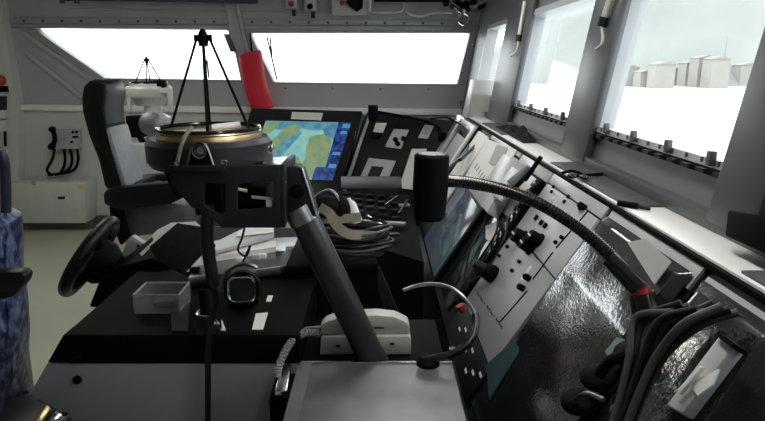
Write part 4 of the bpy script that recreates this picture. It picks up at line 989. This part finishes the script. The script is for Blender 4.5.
MB().poly([V(-14, 94), V(8.5, 94), V(8.5, 118), V(-14, 118)], (0, -0.05, 0)).build('screen_case', 'white_paint', t, bev=0.004)
MB().poly([V(-12, 96, 0.051), V(7, 96, 0.051), V(7, 110, 0.051), V(-12, 110, 0.051)], (0, -0.004, 0)).build('screen', 'black_gloss', t)
MB().poly([V(-14, 120), V(7, 120), V(8, 131), V(-14, 131)], (0, -0.05, 0)).build('lower_box', 'white_paint', t, bev=0.004)
MB().tube([V(5, 131, 0.03), V(5.5, 146, 0.03)], 0.012, 8).build('pull_cord', 'black', t)
MB().box(V(4, 89), (0.07, 0.03, 0.05)).build('switch', 'black', t)
# red cloth cover
rc = [PY(u, v, YF - 0.16) for u, v in [(247, 56), (248, 54), (251, 66), (254, 82), (259, 98), (263, 109)]]
t = thing('fabric_cover', rc[-1], 'bright red fabric cover hanging at the pillar between the far windows', 'cover')
ctl = curve([PY(u, v, YF - 0.16) for u, v in [(249.5, 52), (250.5, 56), (252, 68), (255, 84), (260, 100), (264, 111)]], 8)
n_ = len(ctl); MB().tube(ctl, [0.045, 0.075, 0.088, 0.094, 0.096] + [0.097] * (n_ - 5), 20).build('red_sleeve', 'red_cloth', t, sub=1)
MB().tube([PY(250, 33, YF - 0.1), PY(252, 52, YF - 0.15)], 0.008, 8).build('hanging_cord', 'black', t)
# wipers outside
for i, (a, b, lab) in enumerate([((267, 37), (277, 80), 'thin dark wiper blade outside the right-hand far window'), ((207, 60), (209, 78), 'thin dark wiper blade outside the left-hand far window')]):
    t = thing('wiper', F5(*b, 0.2), lab, 'wiper')
    MB().tube([F5(*a, 0.2), F5(*b, 0.2)], 0.008, 6).build('blade', 'black', t)
    if i == 0: MB().tube([F5(270, 37, 0.22), F5(272, 56, 0.22)], 0.008, 6).build('wiper_arm', 'black', t)
# overhead equipment under the ceiling at the far windows
yo = YF - 0.12
def U(u, v, d=0.0): return PY(u, v, yo - d)
t = thing('overhead_pipe', U(120, 3), 'dark navy pipe along the top of the far bulkhead', 'pipe')
MB().tube([U(62, -2), U(258, 1)], 0.022, 14).build('pipe_run', 'pipe_navy', t)
for u in (62, 77, 238, 247, 256):
    MB().tube([U(u, -3), U(u, 3.5)], 0.02, 8).build('pipe_clamp', 'pipe_navy', t)
tag(MB().tube([F5(70, 9, -0.02), F5(330, 12, -0.02)], 0.008, 8).build('conduit', 'wall_grey'), 'thin grey conduit running above the far window header', 'conduit')
for i, (u, lab, m) in enumerate([(291, 'small grey switch box with red knob overhead', 'red'), (310, 'small grey switch box with black knob overhead', 'black')]):
    t = thing('switch_box', U(u, 8 + i * 3), lab, 'switch box')
    MB().poly([U(u - 5, -12), U(u + 6, -12), U(u + 6, 8 + 2 * i), U(u - 5, 8 + 2 * i)], (0, 0.06, 0)).build('box_case', 'panel_grey', t, bev=0.004)
    kb = MB().lathe([(0.024, 0), (0.024, 0.012), (0.014, 0.03)], U(u, 4 + 2.5 * i), (0, -1, 0), 18).build('knob', m, t)
    MB().box(U(u + 3, 13 + 2 * i), (0.03, 0.03, 0.05)).build('cable_gland', 'dark_grey', t)
t = thing('control_box', U(350, 10), 'pale overhead control box with black handle above the far window', 'control box')
MB().poly([U(331, -12), U(370, -12), U(369, 10), U(365, 15), U(332, 15)], (0, 0.08, 0)).build('box_case', 'panel_grey', t, bev=0.006)
MB().lathe([(0.02, 0), (0.02, 0.012)], U(342, 3), (0, -1, 0), 14).build('knob', 'red', t)
MB().poly([U(u, v, 0.002) for u, v in [(346, 2), (352, -2), (363, -2), (363, 8), (357, 12), (350, 7)]], (0, -0.06, 0)).build('handle', 'black', t, bev=0.006)
MB().poly([U(u, v, 0.002) for u, v in [(369, -4), (372, -4), (371, 12), (368, 12)]], (0, -0.03, 0)).build('chrome_bar', 'chrome', t)
tag(MB().poly([U(374, -12), U(446, -12), U(446, 1.0), U(374, 1.0)], (0, 0.08, 0)).build('cable_tray', 'black'), 'black cable tray at the top edge right of the control box', 'cable tray')
tag(MB().tube(curve([U(372, 12), U(400, 11), U(404, 4), U(408, 12), U(418, 15.5), U(434, 12.5), U(452, 12)]), 0.012, 8).build('cable', 'wall_grey'), 'grey cable sagging along the wall above the right far window', 'cable')
t = thing('handset_hook', U(460, 12), 'chrome hook and lever cluster overhead by the window corner', 'hook')
ch_ = U(464, 19, 0.05)
MB().tube([ch_ + Vector((0.042 * math.cos(a), 0, 0.045 * math.sin(a))) for a in [2 * math.pi * i / 24 for i in range(24)]], 0.009, 8, closed=True).build('ring', 'chrome', t)
for a, b, r, m in [((446, -2), (462, 12), 0.02, 'chrome'), ((450, 7), (475, 2), 0.018, 'dark_grey'), ((458, 12), (500, -4), 0.016, 'chrome'), ((454, 0), (470, 10), 0.022, 'black'), ((478, 8), (497, 0), 0.014, 'black')]:
    MB().tube([U(*a, 0.06), U(*b, 0.06)], r, 10).build('lever', m, t)
for p in [(446, 3), (466, 4), (474, 0)]:
    MB().ball(U(*p, 0.08), 0.03, None, 2).build('joint', 'black', t)
t = thing('shackle', U(500, 4), 'black curved cable clip at the top of the window corner', 'clip')
MB().tube(curve([U(494, -4, 0.1), U(495, 4, 0.1), U(500, 7, 0.1), U(505, 2, 0.1)]), 0.014, 8).build('clip_loop', 'black', t)

# ------------------------------------------------------------------ outside: water, wooded hill, houses
g = MB().grid(lambda a, b: Vector((-1500 + 3500 * a, -900 + 3300 * b, -9.0)), 8, 8).build('water', 'sea'); struct(g); 
def hillf(a, b):
    az = math.radians(8 + 100 * a); d = 330 + 260 * b
    e = min(1.0, a / 0.14); e = e * e * (3 - 2 * e)
    h = (10 + 95 * e) * math.sin(min(1, b * 1.6) * math.pi / 2) * (0.85 + 0.35 * mnoise.noise((a * 14, b * 2, 4))) + 4 * mnoise.noise((a * 90, b * 12, 7)) * b
    return Vector((d * math.sin(az), d * math.cos(az), -9.2 + max(0, h)))
struct(MB().grid(hillf, 120, 20).build('ground_hill', 'hill'))
hl_ = [(612, 66, 9, 7), (628, 63, 12, 9), (645, 66, 10, 6), (662, 60, 14, 9), (676, 64, 10, 8), (690, 58, 11, 8), (702, 54, 12, 10), (716, 55, 13, 10), (731, 62, 9, 7), (745, 60, 12, 8)]
for i, (u, v, w_, h_) in enumerate(hl_):
    p = PY(u, 66, 300 - (i % 4) * 11); zg = -9.0
    top_z = PY(u, v - h_ * 0.5 + 9, p.y).z
    t = thing('house', (p.x, p.y, zg), 'pale hazy house on the far shore seen through the near window', 'house', 'houses on the far shore')
    ww = 1.35 * w_ / F * p.y
    MB().box((p.x, p.y, (top_z + zg) / 2), (ww, 8, top_z - zg)).build('house_wall', 'house_wall', t)
    MB().poly([(p.x - ww * 0.55, p.y - 4.5, top_z), (p.x + ww * 0.55, p.y - 4.5, top_z), (p.x, p.y - 4.5, top_z + ww * 0.16)], (0, 9, 0)).build('roof', 'house_roof', t)
p = PY(724, 62, 290)
tag(MB().cyl((p.x, p.y, -9), (p.x, p.y, PY(724, 36, 290).z), 0.5, 0.25, 8).build('mast', 'house_wall'), 'thin pale mast on the far shore among the houses', 'mast')

# ------------------------------------------------------------------ world, camera, output
w = bpy.data.worlds.new('World'); SC.world = w; w.use_nodes = True
nt = w.node_tree; bg = nt.nodes['Background']
bg.inputs['Color'].default_value = (0.93, 0.97, 1.0, 1); bg.inputs['Strength'].default_value = 3.6
cam = bpy.data.cameras.new('Camera'); co = bpy.data.objects.new('Camera', cam); C.objects.link(co)
cam.sensor_width = 36; cam.lens = F / 765 * 36; cam.clip_start = 0.02; cam.clip_end = 6000
co.location = O; co.rotation_euler = (math.pi / 2 - PITCH, 0, -YAW)
SC.camera = co
vs = SC.view_settings; vs.view_transform = 'Standard'; vs.look = 'None'; vs.gamma = 1; vs.exposure = 0.38
try: vs.use_curve_mapping = False
except Exception: pass
SC.cycles.max_bounces = 8; SC.cycles.transparent_max_bounces = 16
SC.cycles.sample_clamp_indirect = 6
